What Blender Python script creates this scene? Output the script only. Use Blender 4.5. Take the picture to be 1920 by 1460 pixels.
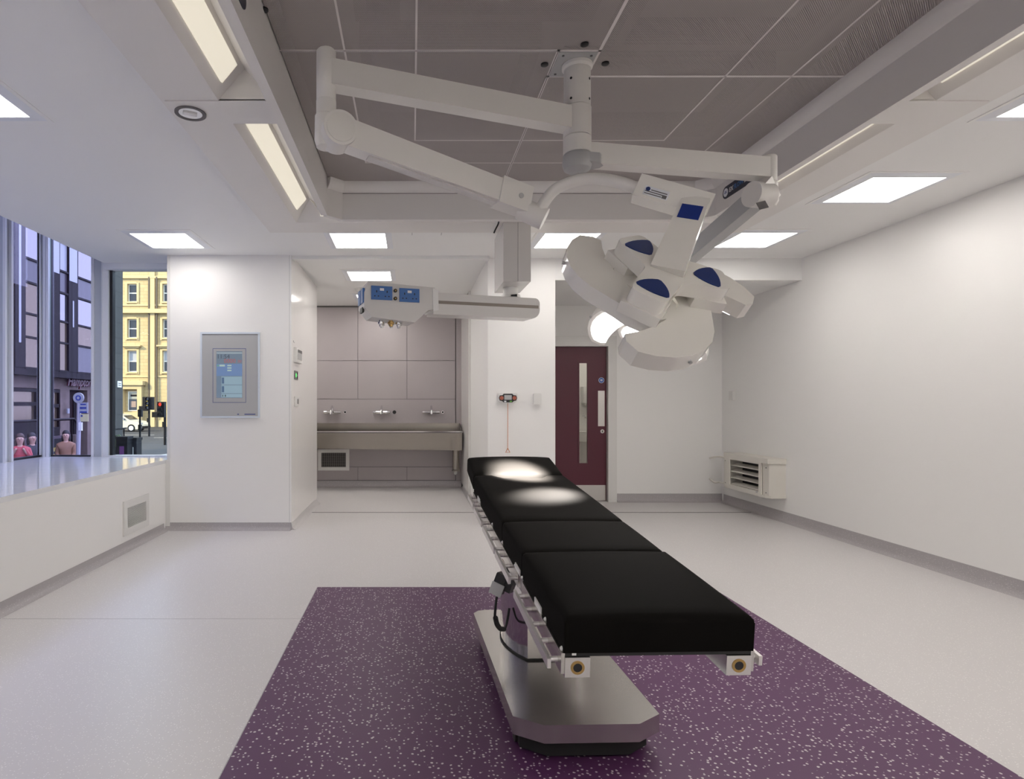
import bpy, bmesh, math, random
from mathutils import Vector, Matrix
random.seed(7)
for _o in list(bpy.data.objects): bpy.data.objects.remove(_o)
scene = bpy.context.scene
COL = scene.collection
PI = math.pi
V = Vector
EYE = 1.28
FPX = 1120.0

# ------------------------------------------------------------------ camera, sky, sun, exposure
cam_d = bpy.data.cameras.new('camera'); cam = bpy.data.objects.new('camera', cam_d); COL.objects.link(cam)
cam.location = (0, 0, EYE); cam.rotation_euler = (PI/2, 0, 0)
cam_d.sensor_width = 36; cam_d.sensor_fit = 'HORIZONTAL'; cam_d.lens = 36*FPX/1920
cam_d.shift_x = (960-772)/1920; cam_d.shift_y = (757-730)/1920
cam_d.clip_start = 0.05; cam_d.clip_end = 400
scene.camera = cam

world = bpy.data.worlds.new('sky'); scene.world = world; world.use_nodes = True
_bg = world.node_tree.nodes['Background']
_bg.inputs[0].default_value = (0.54, 0.71, 1.0, 1); _bg.inputs[1].default_value = 3.9

sun_d = bpy.data.lights.new('sun', 'SUN'); sun = bpy.data.objects.new('sun', sun_d); COL.objects.link(sun)
sun_d.energy = 6.0; sun_d.color = (1.0, 0.88, 0.62); sun_d.angle = 0.01
sun.rotation_euler = V((0.72, 0.58, -0.50)).to_track_quat('-Z', 'Y').to_euler()
sun.location = (-30, -40, 40)

scene.view_settings.view_transform = 'Standard'
scene.view_settings.look = 'None'
scene.view_settings.gamma = 1
scene.view_settings.use_curve_mapping = False
scene.view_settings.exposure = 0.26
PANEL = 10.0       # radiance of the ceiling light panels

# ------------------------------------------------------------------ helpers
def P(px, py, d):
    return V(((px-772)/FPX*d, d, EYE+(757-py)/FPX*d))
def lin(r, g, b):
    f = lambda c: (c/255/12.92) if c/255 <= 0.04045 else ((c/255+0.055)/1.055)**2.4
    return (f(r), f(g), f(b), 1)
def frame(o, xd, yd):
    x = V(xd).normalized(); y = V(yd); y = (y-x*y.dot(x)).normalized(); z = x.cross(y)
    m = Matrix((x, y, z)).transposed().to_4x4(); m.translation = V(o); return m
def front(x, y, z): return frame((x, y, z), (1, 0, 0), (0, 0, 1))        # on a wall facing the camera
def facing_right(x, y, z): return frame((x, y, z), (0, 1, 0), (0, 0, 1))  # on a wall facing +X
def facing_left(x, y, z): return frame((x, y, z), (0, -1, 0), (0, 0, 1))  # on a wall facing -X

class G:
    def __init__(s): s.bm = bmesh.new()
    def _bev(s, faces, bev, seg, ang=30):
        es = set()
        for f in faces:
            for e in f.edges:
                if len(e.link_faces) == 2 and e.calc_face_angle(0) > math.radians(ang): es.add(e)
        if es: bmesh.ops.bevel(s.bm, geom=list(es), offset=bev, segments=seg, affect='EDGES', profile=0.5, clamp_overlap=True)
    def box(s, a, b, M=None, bev=0, seg=2, taper=None):
        x0, y0, z0 = a; x1, y1, z1 = b
        c = [(x0,y0,z0),(x1,y0,z0),(x1,y1,z0),(x0,y1,z0),(x0,y0,z1),(x1,y0,z1),(x1,y1,z1),(x0,y1,z1)]
        return s.hexa(c, M, bev, seg)
    def hexa(s, c, M=None, bev=0, seg=2):
        vs = [s.bm.verts.new(M @ V(p) if M else V(p)) for p in c]
        fs = [s.bm.faces.new([vs[i] for i in q]) for q in ((3,2,1,0),(4,5,6,7),(0,1,5,4),(1,2,6,5),(2,3,7,6),(3,0,4,7))]
        if bev: s._bev(fs, bev, seg)
        return s
    def cyl(s, p0, p1, r0, r1=None, n=24, bev=0, seg=2, M=None):
        p0, p1 = V(p0), V(p1); r1 = r0 if r1 is None else r1
        d = (p1-p0).normalized(); a = d.orthogonal().normalized(); b = d.cross(a)
        A, Bq = [], []
        for i in range(n):
            t = 2*PI*i/n; q = a*math.cos(t)+b*math.sin(t)
            u, w = p0+q*r0, p1+q*r1
            if M: u, w = M @ u, M @ w
            A.append(s.bm.verts.new(u)); Bq.append(s.bm.verts.new(w))
        fs = [s.bm.faces.new((A[i], A[(i+1) % n], Bq[(i+1) % n], Bq[i])) for i in range(n)]
        fs += [s.bm.faces.new(A[::-1]), s.bm.faces.new(Bq)]
        if bev: s._bev(fs[-2:], bev, seg)
        return s
    def lathe(s, prof, M=None, n=24, loop=False):      # prof: (r, z) list around local Z
        rings = []
        for r, z in prof:
            ring = []
            for i in range(n):
                t = 2*PI*i/n; p = V((r*math.cos(t), r*math.sin(t), z)); ring.append(s.bm.verts.new(M @ p if M else p))
            rings.append(ring)
        for a, b in zip(rings, rings[1:]+(rings[:1] if loop else [])):
            for i in range(n): s.bm.faces.new((a[i], a[(i+1) % n], b[(i+1) % n], b[i]))
        if not loop: s.bm.faces.new(rings[0][::-1]); s.bm.faces.new(rings[-1])
        return s
    def tube(s, pts, r, n=12, M=None, cap=True):
        pts = [V(p) for p in pts]; rs = r if isinstance(r, (list, tuple)) else [r]*len(pts)
        prev = None; rings = []
        for i, p in enumerate(pts):
            d = (pts[min(i+1, len(pts)-1)]-pts[max(i-1, 0)]).normalized()
            if prev is None: a = d.orthogonal().normalized()
            else: a = (prev-d*prev.dot(d)).normalized()
            prev = a; b = d.cross(a); ring = []
            for k in range(n):
                t = 2*PI*k/n; q = p+(a*math.cos(t)+b*math.sin(t))*rs[i]
                ring.append(s.bm.verts.new(M @ q if M else q))
            rings.append(ring)
        for a, b in zip(rings, rings[1:]):
            for i in range(n): s.bm.faces.new((a[i], a[(i+1) % n], b[(i+1) % n], b[i]))
        if cap: s.bm.faces.new(rings[0][::-1]); s.bm.faces.new(rings[-1])
        return s
    def prism(s, poly, z0, z1, M=None, bev=0, seg=2, ang=30, inset=0):
        A = [s.bm.verts.new(M @ V((x, y, z0)) if M else V((x, y, z0))) for x, y in poly]
        Bq = [s.bm.verts.new(M @ V((x, y, z1)) if M else V((x, y, z1))) for x, y in poly]
        n = len(poly)
        fs = [s.bm.faces.new((A[i], A[(i+1) % n], Bq[(i+1) % n], Bq[i])) for i in range(n)]
        caps = [s.bm.faces.new(A[::-1]), s.bm.faces.new(Bq)]
        if bev:
            s._bev(caps if ang > 80 else fs+caps, bev, seg, min(ang, 60))
        return s
    def ring(s, outer, inner, z0, z1, M=None):   # rectangular frame: half sizes
        (ax, ay), (bx, by) = outer, inner
        s.box((-ax, -ay, z0), (ax, -by, z1), M); s.box((-ax, by, z0), (ax, ay, z1), M)
        s.box((-ax, -by, z0), (-bx, by, z1), M); s.box((bx, -by, z0), (ax, by, z1), M)
        return s
    def quad(s, pts):
        s.bm.faces.new([s.bm.verts.new(V(p)) for p in pts]); return s
    def sphere(s, c, r, M=None, n=16, scl=(1, 1, 1)):
        m = Matrix.Translation(V(c)) @ Matrix.Diagonal((scl[0], scl[1], scl[2], 1))
        if M: m = M @ m
        bmesh.ops.create_uvsphere(s.bm, u_segments=n, v_segments=max(6, n//2), radius=r, matrix=m); return s
    def text(s, txt, size, M, ext=0.0006, align='LEFT', shear=0.0, bold=0.0, xs=1.0):
        cu = bpy.data.curves.new('t', 'FONT'); cu.body = txt; cu.size = size; cu.extrude = ext; cu.shear = shear
        cu.align_x = align; cu.align_y = 'CENTER'; cu.offset = bold; cu.resolution_u = 2
        ob = bpy.data.objects.new('t', cu); me = bpy.data.meshes.new_from_object(ob)
        me.transform(M @ Matrix.Diagonal((xs, 1, 1, 1))); s.bm.from_mesh(me)
        bpy.data.objects.remove(ob); bpy.data.curves.remove(cu); bpy.data.meshes.remove(me); return s

WM = {}
def finish(o, label=None):
    if label: o['label'] = label
    return o
def part(name, g, m, parent=None, label=None, local=False, ang=38):
    bm = g.bm
    if parent is not None and not local: bm.transform(WM[parent.name].inverted())
    bmesh.ops.recalc_face_normals(bm, faces=bm.faces)
    me = bpy.data.meshes.new(name); bm.to_mesh(me); bm.free()
    for p in me.polygons: p.use_smooth = True
    me.set_sharp_from_angle(angle=math.radians(ang))
    me.materials.append(m)
    o = bpy.data.objects.new(name, me); COL.objects.link(o)
    if parent is not None: o.parent = parent; WM[o.name] = WM[parent.name]
    else: WM[o.name] = Matrix.Identity(4)
    return finish(o, label)
def thing(name, label, cat, M=None, group=None):
    o = bpy.data.objects.new(name, None); COL.objects.link(o); o.empty_display_size = 0.1
    M = M or Matrix.Identity(4)
    if not isinstance(M, Matrix): M = Matrix.Translation(V(M))
    o.matrix_world = M; WM[o.name] = M
    o['label'] = label; o['category'] = cat
    if group: o['group'] = group
    return o
def tag(o, label, cat, group=None):
    o['label'] = label; o['category'] = cat
    if group: o['group'] = group
    return o
def struct(name, g, m, parent=None, label=None):
    o = part(name, g, m, parent, label); o['kind'] = 'structure'; return o
def dup(root, M, label, group=None):
    r = root.copy(); COL.objects.link(r); r.matrix_world = M; WM[r.name] = M; r['label'] = label
    if group: r['group'] = group
    for ch in list(root.children):
        c = ch.copy(); COL.objects.link(c); c.parent = r; WM[c.name] = M
        for gch in list(ch.children):
            d = gch.copy(); COL.objects.link(d); d.parent = c; WM[d.name] = M
    return r
def piece(src, parent, loc):                      # another copy of a small part, sharing its mesh
    c = src.copy(); COL.objects.link(c); c.parent = parent; c.location = loc; WM[c.name] = WM[parent.name]; return c

# ------------------------------------------------------------------ materials
def mat(name, col, rough=0.5, metal=0.0, spec=0.5, coat=0.0, emit=None, es=0.0):
    m = bpy.data.materials.new(name); m.use_nodes = True; b = m.node_tree.nodes['Principled BSDF']
    b.inputs['Base Color'].default_value = (*col[:3], 1); b.inputs['Roughness'].default_value = rough
    b.inputs['Metallic'].default_value = metal; b.inputs['Specular IOR Level'].default_value = spec
    b.inputs['Coat Weight'].default_value = coat; b.inputs['Coat Roughness'].default_value = 0.08
    if emit: b.inputs['Emission Color'].default_value = (*emit[:3], 1); b.inputs['Emission Strength'].default_value = es
    return m
def nn(m, t, **kw):
    n = m.node_tree.nodes.new(t)
    for k, v in kw.items(): setattr(n, k, v)
    return n
def lk(m, a, b): m.node_tree.links.new(a, b)
def noise_bump(m, scale, strength, dist=0.002, stretch=(1, 1, 1), detail=3):
    b = m.node_tree.nodes['Principled BSDF']
    tc = nn(m, 'ShaderNodeTexCoord'); mp = nn(m, 'ShaderNodeMapping'); mp.inputs['Scale'].default_value = stretch
    nz = nn(m, 'ShaderNodeTexNoise'); nz.inputs['Scale'].default_value = scale; nz.inputs['Detail'].default_value = detail
    bp = nn(m, 'ShaderNodeBump'); bp.inputs['Strength'].default_value = strength; bp.inputs['Distance'].default_value = dist
    lk(m, tc.outputs['Object'], mp.inputs[0]); lk(m, mp.outputs[0], nz.inputs['Vector']); lk(m, nz.outputs[0], bp.inputs['Height']); lk(m, bp.outputs[0], b.inputs['Normal'])
    return m
def noise_color(m, scale, c0, c1, stretch=(1, 1, 1), detail=4, lo=0.35, hi=0.65):
    b = m.node_tree.nodes['Principled BSDF']
    tc = nn(m, 'ShaderNodeTexCoord'); mp = nn(m, 'ShaderNodeMapping'); mp.inputs['Scale'].default_value = stretch
    nz = nn(m, 'ShaderNodeTexNoise'); nz.inputs['Scale'].default_value = scale; nz.inputs['Detail'].default_value = detail
    rp = nn(m, 'ShaderNodeValToRGB'); rp.color_ramp.elements[0].position = lo; rp.color_ramp.elements[1].position = hi
    rp.color_ramp.elements[0].color = (*c0[:3], 1); rp.color_ramp.elements[1].color = (*c1[:3], 1)
    lk(m, tc.outputs['Object'], mp.inputs[0]); lk(m, mp.outputs[0], nz.inputs['Vector']); lk(m, nz.outputs[0], rp.inputs[0]); lk(m, rp.outputs[0], b.inputs['Base Color'])
    return m
def speckle(name, base, fleck, scale, thr, keep, rough, base2=None, bump=0.0):
    m = mat(name, base, rough); b = m.node_tree.nodes['Principled BSDF']
    tc = nn(m, 'ShaderNodeTexCoord')
    nz = nn(m, 'ShaderNodeTexNoise'); nz.inputs['Scale'].default_value = scale*0.6; nz.inputs['Detail'].default_value = 1
    add = nn(m, 'ShaderNodeVectorMath', operation='MULTIPLY_ADD'); add.inputs[1].default_value = (0.55/scale,)*3
    vo = nn(m, 'ShaderNodeTexVoronoi'); vo.inputs['Scale'].default_value = scale
    lt = nn(m, 'ShaderNodeMapRange'); lt.inputs[1].default_value = thr; lt.inputs[2].default_value = thr*0.75; lt.inputs[3].default_value = 0; lt.inputs[4].default_value = 1
    sp = nn(m, 'ShaderNodeSeparateColor'); gt = nn(m, 'ShaderNodeMath', operation='GREATER_THAN'); gt.inputs[1].default_value = keep
    mu = nn(m, 'ShaderNodeMath', operation='MULTIPLY')
    mx = nn(m, 'ShaderNodeMix', data_type='RGBA'); mx.inputs[6].default_value = (*base[:3], 1); mx.inputs[7].default_value = (*fleck[:3], 1)
    lk(m, tc.outputs['Object'], nz.inputs['Vector']); lk(m, nz.outputs['Color'], add.inputs[0]); lk(m, tc.outputs['Object'], add.inputs[2])
    lk(m, add.outputs[0], vo.inputs['Vector']); lk(m, vo.outputs['Distance'], lt.inputs[0]); lk(m, vo.outputs['Color'], sp.inputs[0]); lk(m, sp.outputs[0], gt.inputs[0])
    lk(m, lt.outputs[0], mu.inputs[0]); lk(m, gt.outputs[0], mu.inputs[1]); lk(m, mu.outputs[0], mx.inputs[0]); lk(m, mx.outputs[2], b.inputs['Base Color'])
    return m
def glass(name, tint, refl=0.06, rough=0.0):
    m = bpy.data.materials.new(name); m.use_nodes = True; nt = m.node_tree; nt.nodes.clear()
    out = nn(m, 'ShaderNodeOutputMaterial'); tr = nn(m, 'ShaderNodeBsdfTransparent'); gl = nn(m, 'ShaderNodeBsdfGlossy')
    tr.inputs[0].default_value = (*tint[:3], 1); gl.inputs['Roughness'].default_value = rough; gl.inputs[0].default_value = (1, 1, 1, 1)
    fr = nn(m, 'ShaderNodeFresnel'); ge = nn(m, 'ShaderNodeNewGeometry'); ma = nn(m, 'ShaderNodeMapRange')   # same index on both faces of the thin pane
    ma.inputs[3].default_value = 1.28; ma.inputs[4].default_value = 1/1.28; lk(m, ge.outputs['Backfacing'], ma.inputs[0]); lk(m, ma.outputs[0], fr.inputs[0])
    mx = nn(m, 'ShaderNodeMixShader'); lk(m, fr.outputs[0], mx.inputs[0]); lk(m, tr.outputs[0], mx.inputs[1]); lk(m, gl.outputs[0], mx.inputs[2]); lk(m, mx.outputs[0], out.inputs[0])
    return m
def perforated(name, col, pitch, thr):
    m = mat(name, col, 0.45); nt = m.node_tree; b = nt.nodes['Principled BSDF']; out = nt.nodes['Material Output']
    tc = nn(m, 'ShaderNodeTexCoord'); sx = nn(m, 'ShaderNodeSeparateXYZ'); lk(m, tc.outputs['Object'], sx.inputs[0])
    k = 2*PI/pitch
    def wave(sock, ph):
        a = nn(m, 'ShaderNodeMath', operation='MULTIPLY'); a.inputs[1].default_value = k; lk(m, sock, a.inputs[0])
        c = nn(m, 'ShaderNodeMath', operation='COSINE'); lk(m, a.outputs[0], c.inputs[0]); return c.outputs[0]
    ad = nn(m, 'ShaderNodeMath', operation='MULTIPLY'); lk(m, wave(sx.outputs[0], 0), ad.inputs[0]); lk(m, wave(sx.outputs[1], 0), ad.inputs[1])
    gt = nn(m, 'ShaderNodeMath', operation='GREATER_THAN'); gt.inputs[1].default_value = thr; lk(m, ad.outputs[0], gt.inputs[0])
    tr = nn(m, 'ShaderNodeBsdfTransparent'); mx = nn(m, 'ShaderNodeMixShader')
    lk(m, gt.outputs[0], mx.inputs[0]); lk(m, b.outputs[0], mx.inputs[1]); lk(m, tr.outputs[0], mx.inputs[2]); lk(m, mx.outputs[0], out.inputs[0])
    return m
def brick_mat(name, c1, c2, mortar, sx, sz, rough=0.8):
    m = mat(name, c1, rough); b = m.node_tree.nodes['Principled BSDF']
    tc = nn(m, 'ShaderNodeTexCoord'); mp = nn(m, 'ShaderNodeMapping'); mp.inputs['Rotation'].default_value = (PI/2, 0, 0)
    br = nn(m, 'ShaderNodeTexBrick'); br.inputs['Color1'].default_value = (*c1[:3], 1); br.inputs['Color2'].default_value = (*c2[:3], 1); br.inputs['Mortar'].default_value = (*mortar[:3], 1)
    br.inputs['Scale'].default_value = 1; br.inputs['Brick Width'].default_value = sx; br.inputs['Row Height'].default_value = sz; br.inputs['Mortar Size'].default_value = 0.012
    lk(m, tc.outputs['Object'], mp.inputs[0]); lk(m, mp.outputs[0], br.inputs['Vector']); lk(m, br.outputs['Color'], b.inputs['Base Color']); return m

M = {}
M['wall'] = mat('white_wall_panel', (0.90, 0.89, 0.875), 0.36, spec=0.35)
M['wall_gloss'] = mat('gloss_wall_panel', (0.89, 0.87, 0.855), 0.12)
M['sill'] = noise_bump(mat('gloss_sill', (0.82, 0.83, 0.85), 0.06), 9, 0.06, 0.01)
M['ceil'] = mat('ceiling_paint', (0.88, 0.875, 0.865), 0.55)
M['trim'] = mat('white_trim', (0.78, 0.77, 0.75), 0.35)
M['joint'] = mat('dark_joint', (0.16, 0.15, 0.15), 0.7)
M['pale_joint'] = mat('pale_joint', (0.5, 0.49, 0.49), 0.6)
M['floor'] = speckle('grey_speckled_vinyl', (0.64, 0.615, 0.615), (0.82, 0.80, 0.79), 105, 0.30, 0.55, 0.38)
M['skirt'] = speckle('shaded_vinyl_skirting', (0.42, 0.395, 0.405), (0.6, 0.58, 0.58), 105, 0.30, 0.55, 0.4)  # floor vinyl in a darker copy, shade of the upright face in its colour
M['purple'] = speckle('purple_speckled_vinyl', (0.092, 0.026, 0.092), (0.62, 0.56, 0.58), 58, 0.30, 0.36, 0.46)
M['tile'] = noise_color(mat('mauve_grey_panel', (0.36, 0.32, 0.33), 0.28), 1.2, (0.40, 0.36, 0.37), (0.43, 0.39, 0.395))
M['alu'] = mat('grey_aluminium', (0.50, 0.54, 0.60), 0.35)
M['alu_light'] = mat('pale_aluminium', (0.80, 0.82, 0.86), 0.35)
M['gasket'] = mat('black_gasket', (0.015, 0.015, 0.018), 0.5)
M['lilac_glass'] = glass('lilac_glass', (0.90, 0.83, 0.93))
M['clear_glass'] = glass('clear_glass', (0.93, 0.92, 0.88))
M['frame_paint'] = mat('canopy_paint', (0.80, 0.775, 0.75), 0.4)
M['mesh'] = perforated('perforated_sheet', (0.50, 0.455, 0.44), 0.0095, 0.16)
M['mesh_strip'] = mat('mesh_border', (0.82, 0.77, 0.75), 0.45)
M['plenum'] = mat('plenum_filter', (0.30, 0.28, 0.27), 0.7)
M['plenum_dark'] = mat('plenum_frame', (0.035, 0.032, 0.032), 0.7)
M['black'] = mat('black_plastic', (0.012, 0.012, 0.013), 0.4)
M['rubber'] = mat('black_rubber', (0.012, 0.012, 0.012), 0.7)
M['lamp'] = mat('lamp_enamel', (0.83, 0.805, 0.755), 0.16, coat=0.35)
M['arm'] = mat('arm_enamel', (0.80, 0.775, 0.735), 0.30)
M['arm_grey'] = mat('grey_cap', (0.45, 0.45, 0.45), 0.4)
M['navy'] = mat('navy_inlay', (0.010, 0.030, 0.15), 0.35)
M['blue'] = mat('socket_blue', (0.055, 0.16, 0.42), 0.3)
M['white'] = mat('white_plastic', (0.80, 0.79, 0.77), 0.3)
M['cream'] = mat('cream_plastic', (0.74, 0.71, 0.65), 0.35)
M['pendant'] = mat('pendant_enamel', (0.66, 0.64, 0.62), 0.25)
M['strip'] = mat('brown_grey_strip', (0.22, 0.19, 0.165), 0.35, 0.4)
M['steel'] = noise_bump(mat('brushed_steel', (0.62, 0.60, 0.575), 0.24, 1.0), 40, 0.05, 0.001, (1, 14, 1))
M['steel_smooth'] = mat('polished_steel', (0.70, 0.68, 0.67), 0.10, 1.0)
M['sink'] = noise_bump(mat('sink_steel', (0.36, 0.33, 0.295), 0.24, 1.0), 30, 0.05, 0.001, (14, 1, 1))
M['rail'] = mat('rail_steel', (0.78, 0.76, 0.75), 0.42, 1.0)
M['chrome'] = mat('chrome', (0.75, 0.75, 0.76), 0.07, 1.0)
M['brass'] = mat('brass', (0.45, 0.30, 0.12), 0.3, 1.0)
M['pad'] = noise_bump(mat('black_vinyl', (0.0075, 0.0068, 0.0062), 0.65, spec=0.02), 5, 0.10, 0.012, (1, 0.35, 1), 2)
M['door'] = mat('plum_door', (0.095, 0.013, 0.029), 0.4)
M['diffuser'] = mat('light_diffuser', (0.8, 0.8, 0.8), 0.5, emit=(1.0, 0.955, 0.90), es=PANEL)
M['trough'] = mat('trough_diffuser', (0.7, 0.68, 0.62), 0.5, emit=(1.0, 0.92, 0.74), es=0.50)
M['led'] = mat('led_lens', (0.9, 0.9, 0.9), 0.2, emit=(1.0, 0.97, 0.93), es=9.0)
M['screen_grey'] = mat('panel_grey', (0.47, 0.475, 0.48), 0.35)
M['pale_edge'] = mat('pale_edge', (0.68, 0.74, 0.82), 0.35)
M['line_blue'] = mat('line_blue', (0.03, 0.05, 0.25), 0.4)
M['orange'] = mat('orange_pull', (0.62, 0.19, 0.05), 0.45)
M['red'] = mat('red_button', (0.45, 0.12, 0.07), 0.4)
def emis(name, col, s=1.0, base=0.02): return mat(name, (base, base, base), 0.4, emit=col, es=s)

# ------------------------------------------------------------------ the room shell
XB, YD, XL, XR, YA, XK, YW, XW, YT, CZ, SZ, YR = -2.5, 6.07, -1.225, 0.79, 6.2, 1.49, 7.8, 4.05, 9.2, 2.79, 0.711, -1.7
fl = struct('floor', G().box((-2.6, YR-0.2, -0.25), (4.3, 10.1, 0.0)), M['floor'])
part('purple_inlay', G().box((-0.657, 1.35, -0.01), (2.09, 4.17, 0.0015)), M['purple'], fl, 'purple speckled vinyl inlay under the operating table')
part('inlay_weld', G().box((-0.661, 1.35, -0.005), (-0.6575, 4.174, 0.0017)).box((-0.6575, 4.1705, -0.005), (2.09, 4.174, 0.0017)), M['skirt'], fl)
part('floor_seam', G().box((-2.44, 3.557, -0.005), (-0.661, 3.560, 0.0012)), mat('floor_weld', (0.54, 0.52, 0.525), 0.4), fl)
part('threshold_strip', G().box((-1.19, 7.034, -0.005), (0.785, 7.046, 0.003)), M['joint'], fl, 'thin dark strip across the alcove floor')
part('threshold_strip', G().box((1.50, 7.034, -0.005), (4.0, 7.046, 0.003)), M['joint'], fl, 'thin dark strip across the floor by the door')

g = G()
g.box((-3.25, YR-0.2, CZ), (-1.20, 6.55, CZ+0.14)).box((2.78, YR-0.2, CZ), (4.3, 6.25, CZ+0.14))
g.box((-1.20, YR-0.2, CZ), (2.78, 0.87, CZ+0.14)).box((-1.20, 5.07, CZ), (2.78, 6.55, CZ+0.14))
g.box((-2.6, 6.55, CZ), (1.0, 9.5, CZ+0.14)).box((1.0, 6.3, CZ), (4.3, 10.1, CZ+0.14))
struct('ceiling', g, M['ceil'])
struct('ceiling_beam', G().box((XL, 6.09, CZ-0.035), (XR, 6.19, CZ)), M['ceil'])

struct('wall_rear', G().box((-4.3, YR-0.2, 0), (4.3, YR, 3.8)), M['wall'])
struct('wall_right', G().box((XW, YR, 0), (XW+0.2, 10.0, CZ)), M['wall'])
struct('wall_left', G().box((XB-0.12, YR, 0), (XB, YD, SZ-0.035)), M['wall'])
wd = struct('wall_display', G().box((-2.48, YD, 0), (XL, 7.7, CZ)), M['wall'])
part('panel_seam', G().box((-1.244, YD-0.0012, 0.08), (-1.241, YD+0.01, CZ)), M['pale_joint'], wd)
part('corner_trim', G().box((-2.484, YD-0.006, SZ+0.0005), (-2.455, YD+0.01, CZ)).box((-2.499, YD-0.006, 0.0), (-2.455, YD+0.01, SZ-0.001)), M['trim'], wd)
g = G()
g.box((XL, YD+0.0005, 0.07), (XL+0.003, 7.7, CZ))
part('gloss_lining', g, M['wall_gloss'], wd)
struct('wall_alcove_left', G().box((-2.6, 7.7, 0), (-2.4, 9.4, CZ)), M['wall'])
wt = struct('wall_alcove_back', G().box((-2.4, YT, 0), (1.0, YT+0.2, CZ)), M['joint'])
xs = [-2.4, -1.585, -0.829, -0.074, 0.672]
def tilep(x0, x1, z0, z1): part('wall_panel', G().box((x0+0.0035, YT-0.014, z0+0.0035), (x1-0.0035, YT+0.01, z1-0.0035), bev=0.0015, seg=1), M['tile'], wt)
for z0, z1 in ((0.105, 0.311), (1.354, 1.945), (1.945, 2.768)):
    for a, b in zip(xs, xs[1:]): tilep(a, b, z0, z1)
tilep(-2.4, 0.672, 0.311, 1.354)
part('wall_panel', G().box((0.682, YT-0.014, 0.105), (0.80, YT+0.01, 2.768)), M['tile'], wt)
wr = struct('wall_alcove_right', G().box((XR, YA, 0), (XK, 9.4, CZ)), M['wall'])
part('gloss_lining', G().box((XR-0.028, 8.0, 0.07), (XR+0.002, YT-0.0145, CZ-0.001)), M['wall_gloss'], wr, 'glossy white lining panel beside the scrub sink')
part('lining_trim', G().box((XR-0.03, 7.985, 0.07), (XR+0.002, 8.0, CZ-0.001)), M['trim'], wr)
struct('wall_lintel', G().box((XK, YA, 2.564), (XW, YW, CZ)), M['ceil'])
ww = struct('wall_door', G().box((XK, YW, 0), (1.62, YW+0.15, 2.56)).box((2.60, YW, 0), (XW, YW+0.15, 2.56)).box((1.62, YW, 2.07), (2.60, YW+0.15, 2.56)), M['wall'])
# the little room behind the door
struct('wall_utility', G().box((1.3, 9.86, 0), (4.3, 10.0, 2.6)), M['wall'])
struct('wall_utility_side', G().box((1.3, 9.4, 0), (1.49, 9.86, 2.6)), M['wall'])

def cove(name, p0, p1, nrm, h=0.076, m='skirt'):
    p0, p1, nrm = V((*p0, 0)), V((*p1, 0)), V((*nrm, 0))
    prof = [(0, 0), (0, h), (0.004, h), (0.006, 0.04), (0.012, 0.024), (0.022, 0.011), (0.036, 0.004), (0.05, 0.001), (0.05, 0)]
    gg = G(); A = [gg.bm.verts.new(p0+nrm*a+V((0, 0, b))) for a, b in prof]; Bq = [gg.bm.verts.new(p1+nrm*a+V((0, 0, b))) for a, b in prof]
    n = len(prof)
    for i in range(n): gg.bm.faces.new((A[i], A[(i+1) % n], Bq[(i+1) % n], Bq[i]))
    gg.bm.faces.new(A[::-1]); gg.bm.faces.new(Bq)
    return struct(name, gg, M[m])
cove('baseboard_left', (XB, YR), (XB, YD-0.0505), (1, 0))
cove('baseboard_display', (XB, YD), (XL, YD), (0, -1))
cove('baseboard_alcove_left', (XL+0.003, YD-0.0), (XL+0.003, 7.7), (1, 0), 0.07, 'floor')
cove('baseboard_alcove_back', (-2.35, YT-0.014), (XR-0.03, YT-0.014), (0, -1), 0.1)
cove('baseboard_alcove_right', (XR, YA), (XR, YT-0.07), (-1, 0))
cove('baseboard_alarm', (XR, YA), (XK, YA), (0, -1))
cove('baseboard_door', (2.68, YW), (XW, YW), (0, -1), 0.11)
cove('baseboard_right', (XW, YR), (XW, YW-0.0505), (-1, 0), 0.11)

# glazing bay on the left: sill, mullions, panes
sill = struct('trim_sill', G().box((-4.12, YR, SZ-0.035), (XB, YD, SZ), bev=0.003, seg=1).box((-4.12, YD, SZ-0.035), (-2.485, 6.55, SZ)), M['sill'])
struct('wall_below_glass', G().box((-4.14, YR, -1.02), (-4.0, 6.6, SZ-0.036)).box((-4.0, 6.47, -1.02), (-2.5, 6.6, SZ-0.036)), M['alu'])
struct('ceiling_fascia', G().box((-3.30, YR-0.2, CZ-0.0), (-3.2505, 6.44, 3.62)), M['ceil'])
struct('ceiling_bay', G().box((-4.2, YR-0.2, 3.62), (-2.4, 6.75, 3.8)), M['ceil'])
# end window looking down the street
w1 = thing('window_1', 'tall end window with white frame looking onto the sunlit street', 'window', (-2.9, 6.46, SZ)); w1['kind'] = 'structure'
part('frame', G().box((-3.335, 6.44, SZ), (-3.272, 6.54, 2.86)).box((-2.615, 6.44, SZ), (-2.482, 6.54, 2.86)).box((-3.272, 6.44, SZ), (-2.615, 6.54, SZ+0.014)).box((-3.272, 6.46, 2.725), (-2.615, 6.54, 2.86)), M['alu_light'], w1)
part('blind_cassette', G().box((-3.30, 6.405, 2.725), (-2.482, 6.439, 2.80), bev=0.008), M['alu_light'], w1)
part('gasket', G().box((-3.271, 6.47, SZ+0.014), (-3.24, 6.53, 2.725)).box((-2.622, 6.47, SZ+0.014), (-2.6155, 6.53, 2.725)), M['gasket'], w1)
part('pane', G().box((-3.24, 6.495, SZ+0.0145), (-2.6225, 6.503, 2.7245)), M['clear_glass'], w1)
part('head_panel', G().box((-3.335, 6.46, 2.861), (-2.482, 6.54, 3.615)), M['alu_light'], w1)
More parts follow.
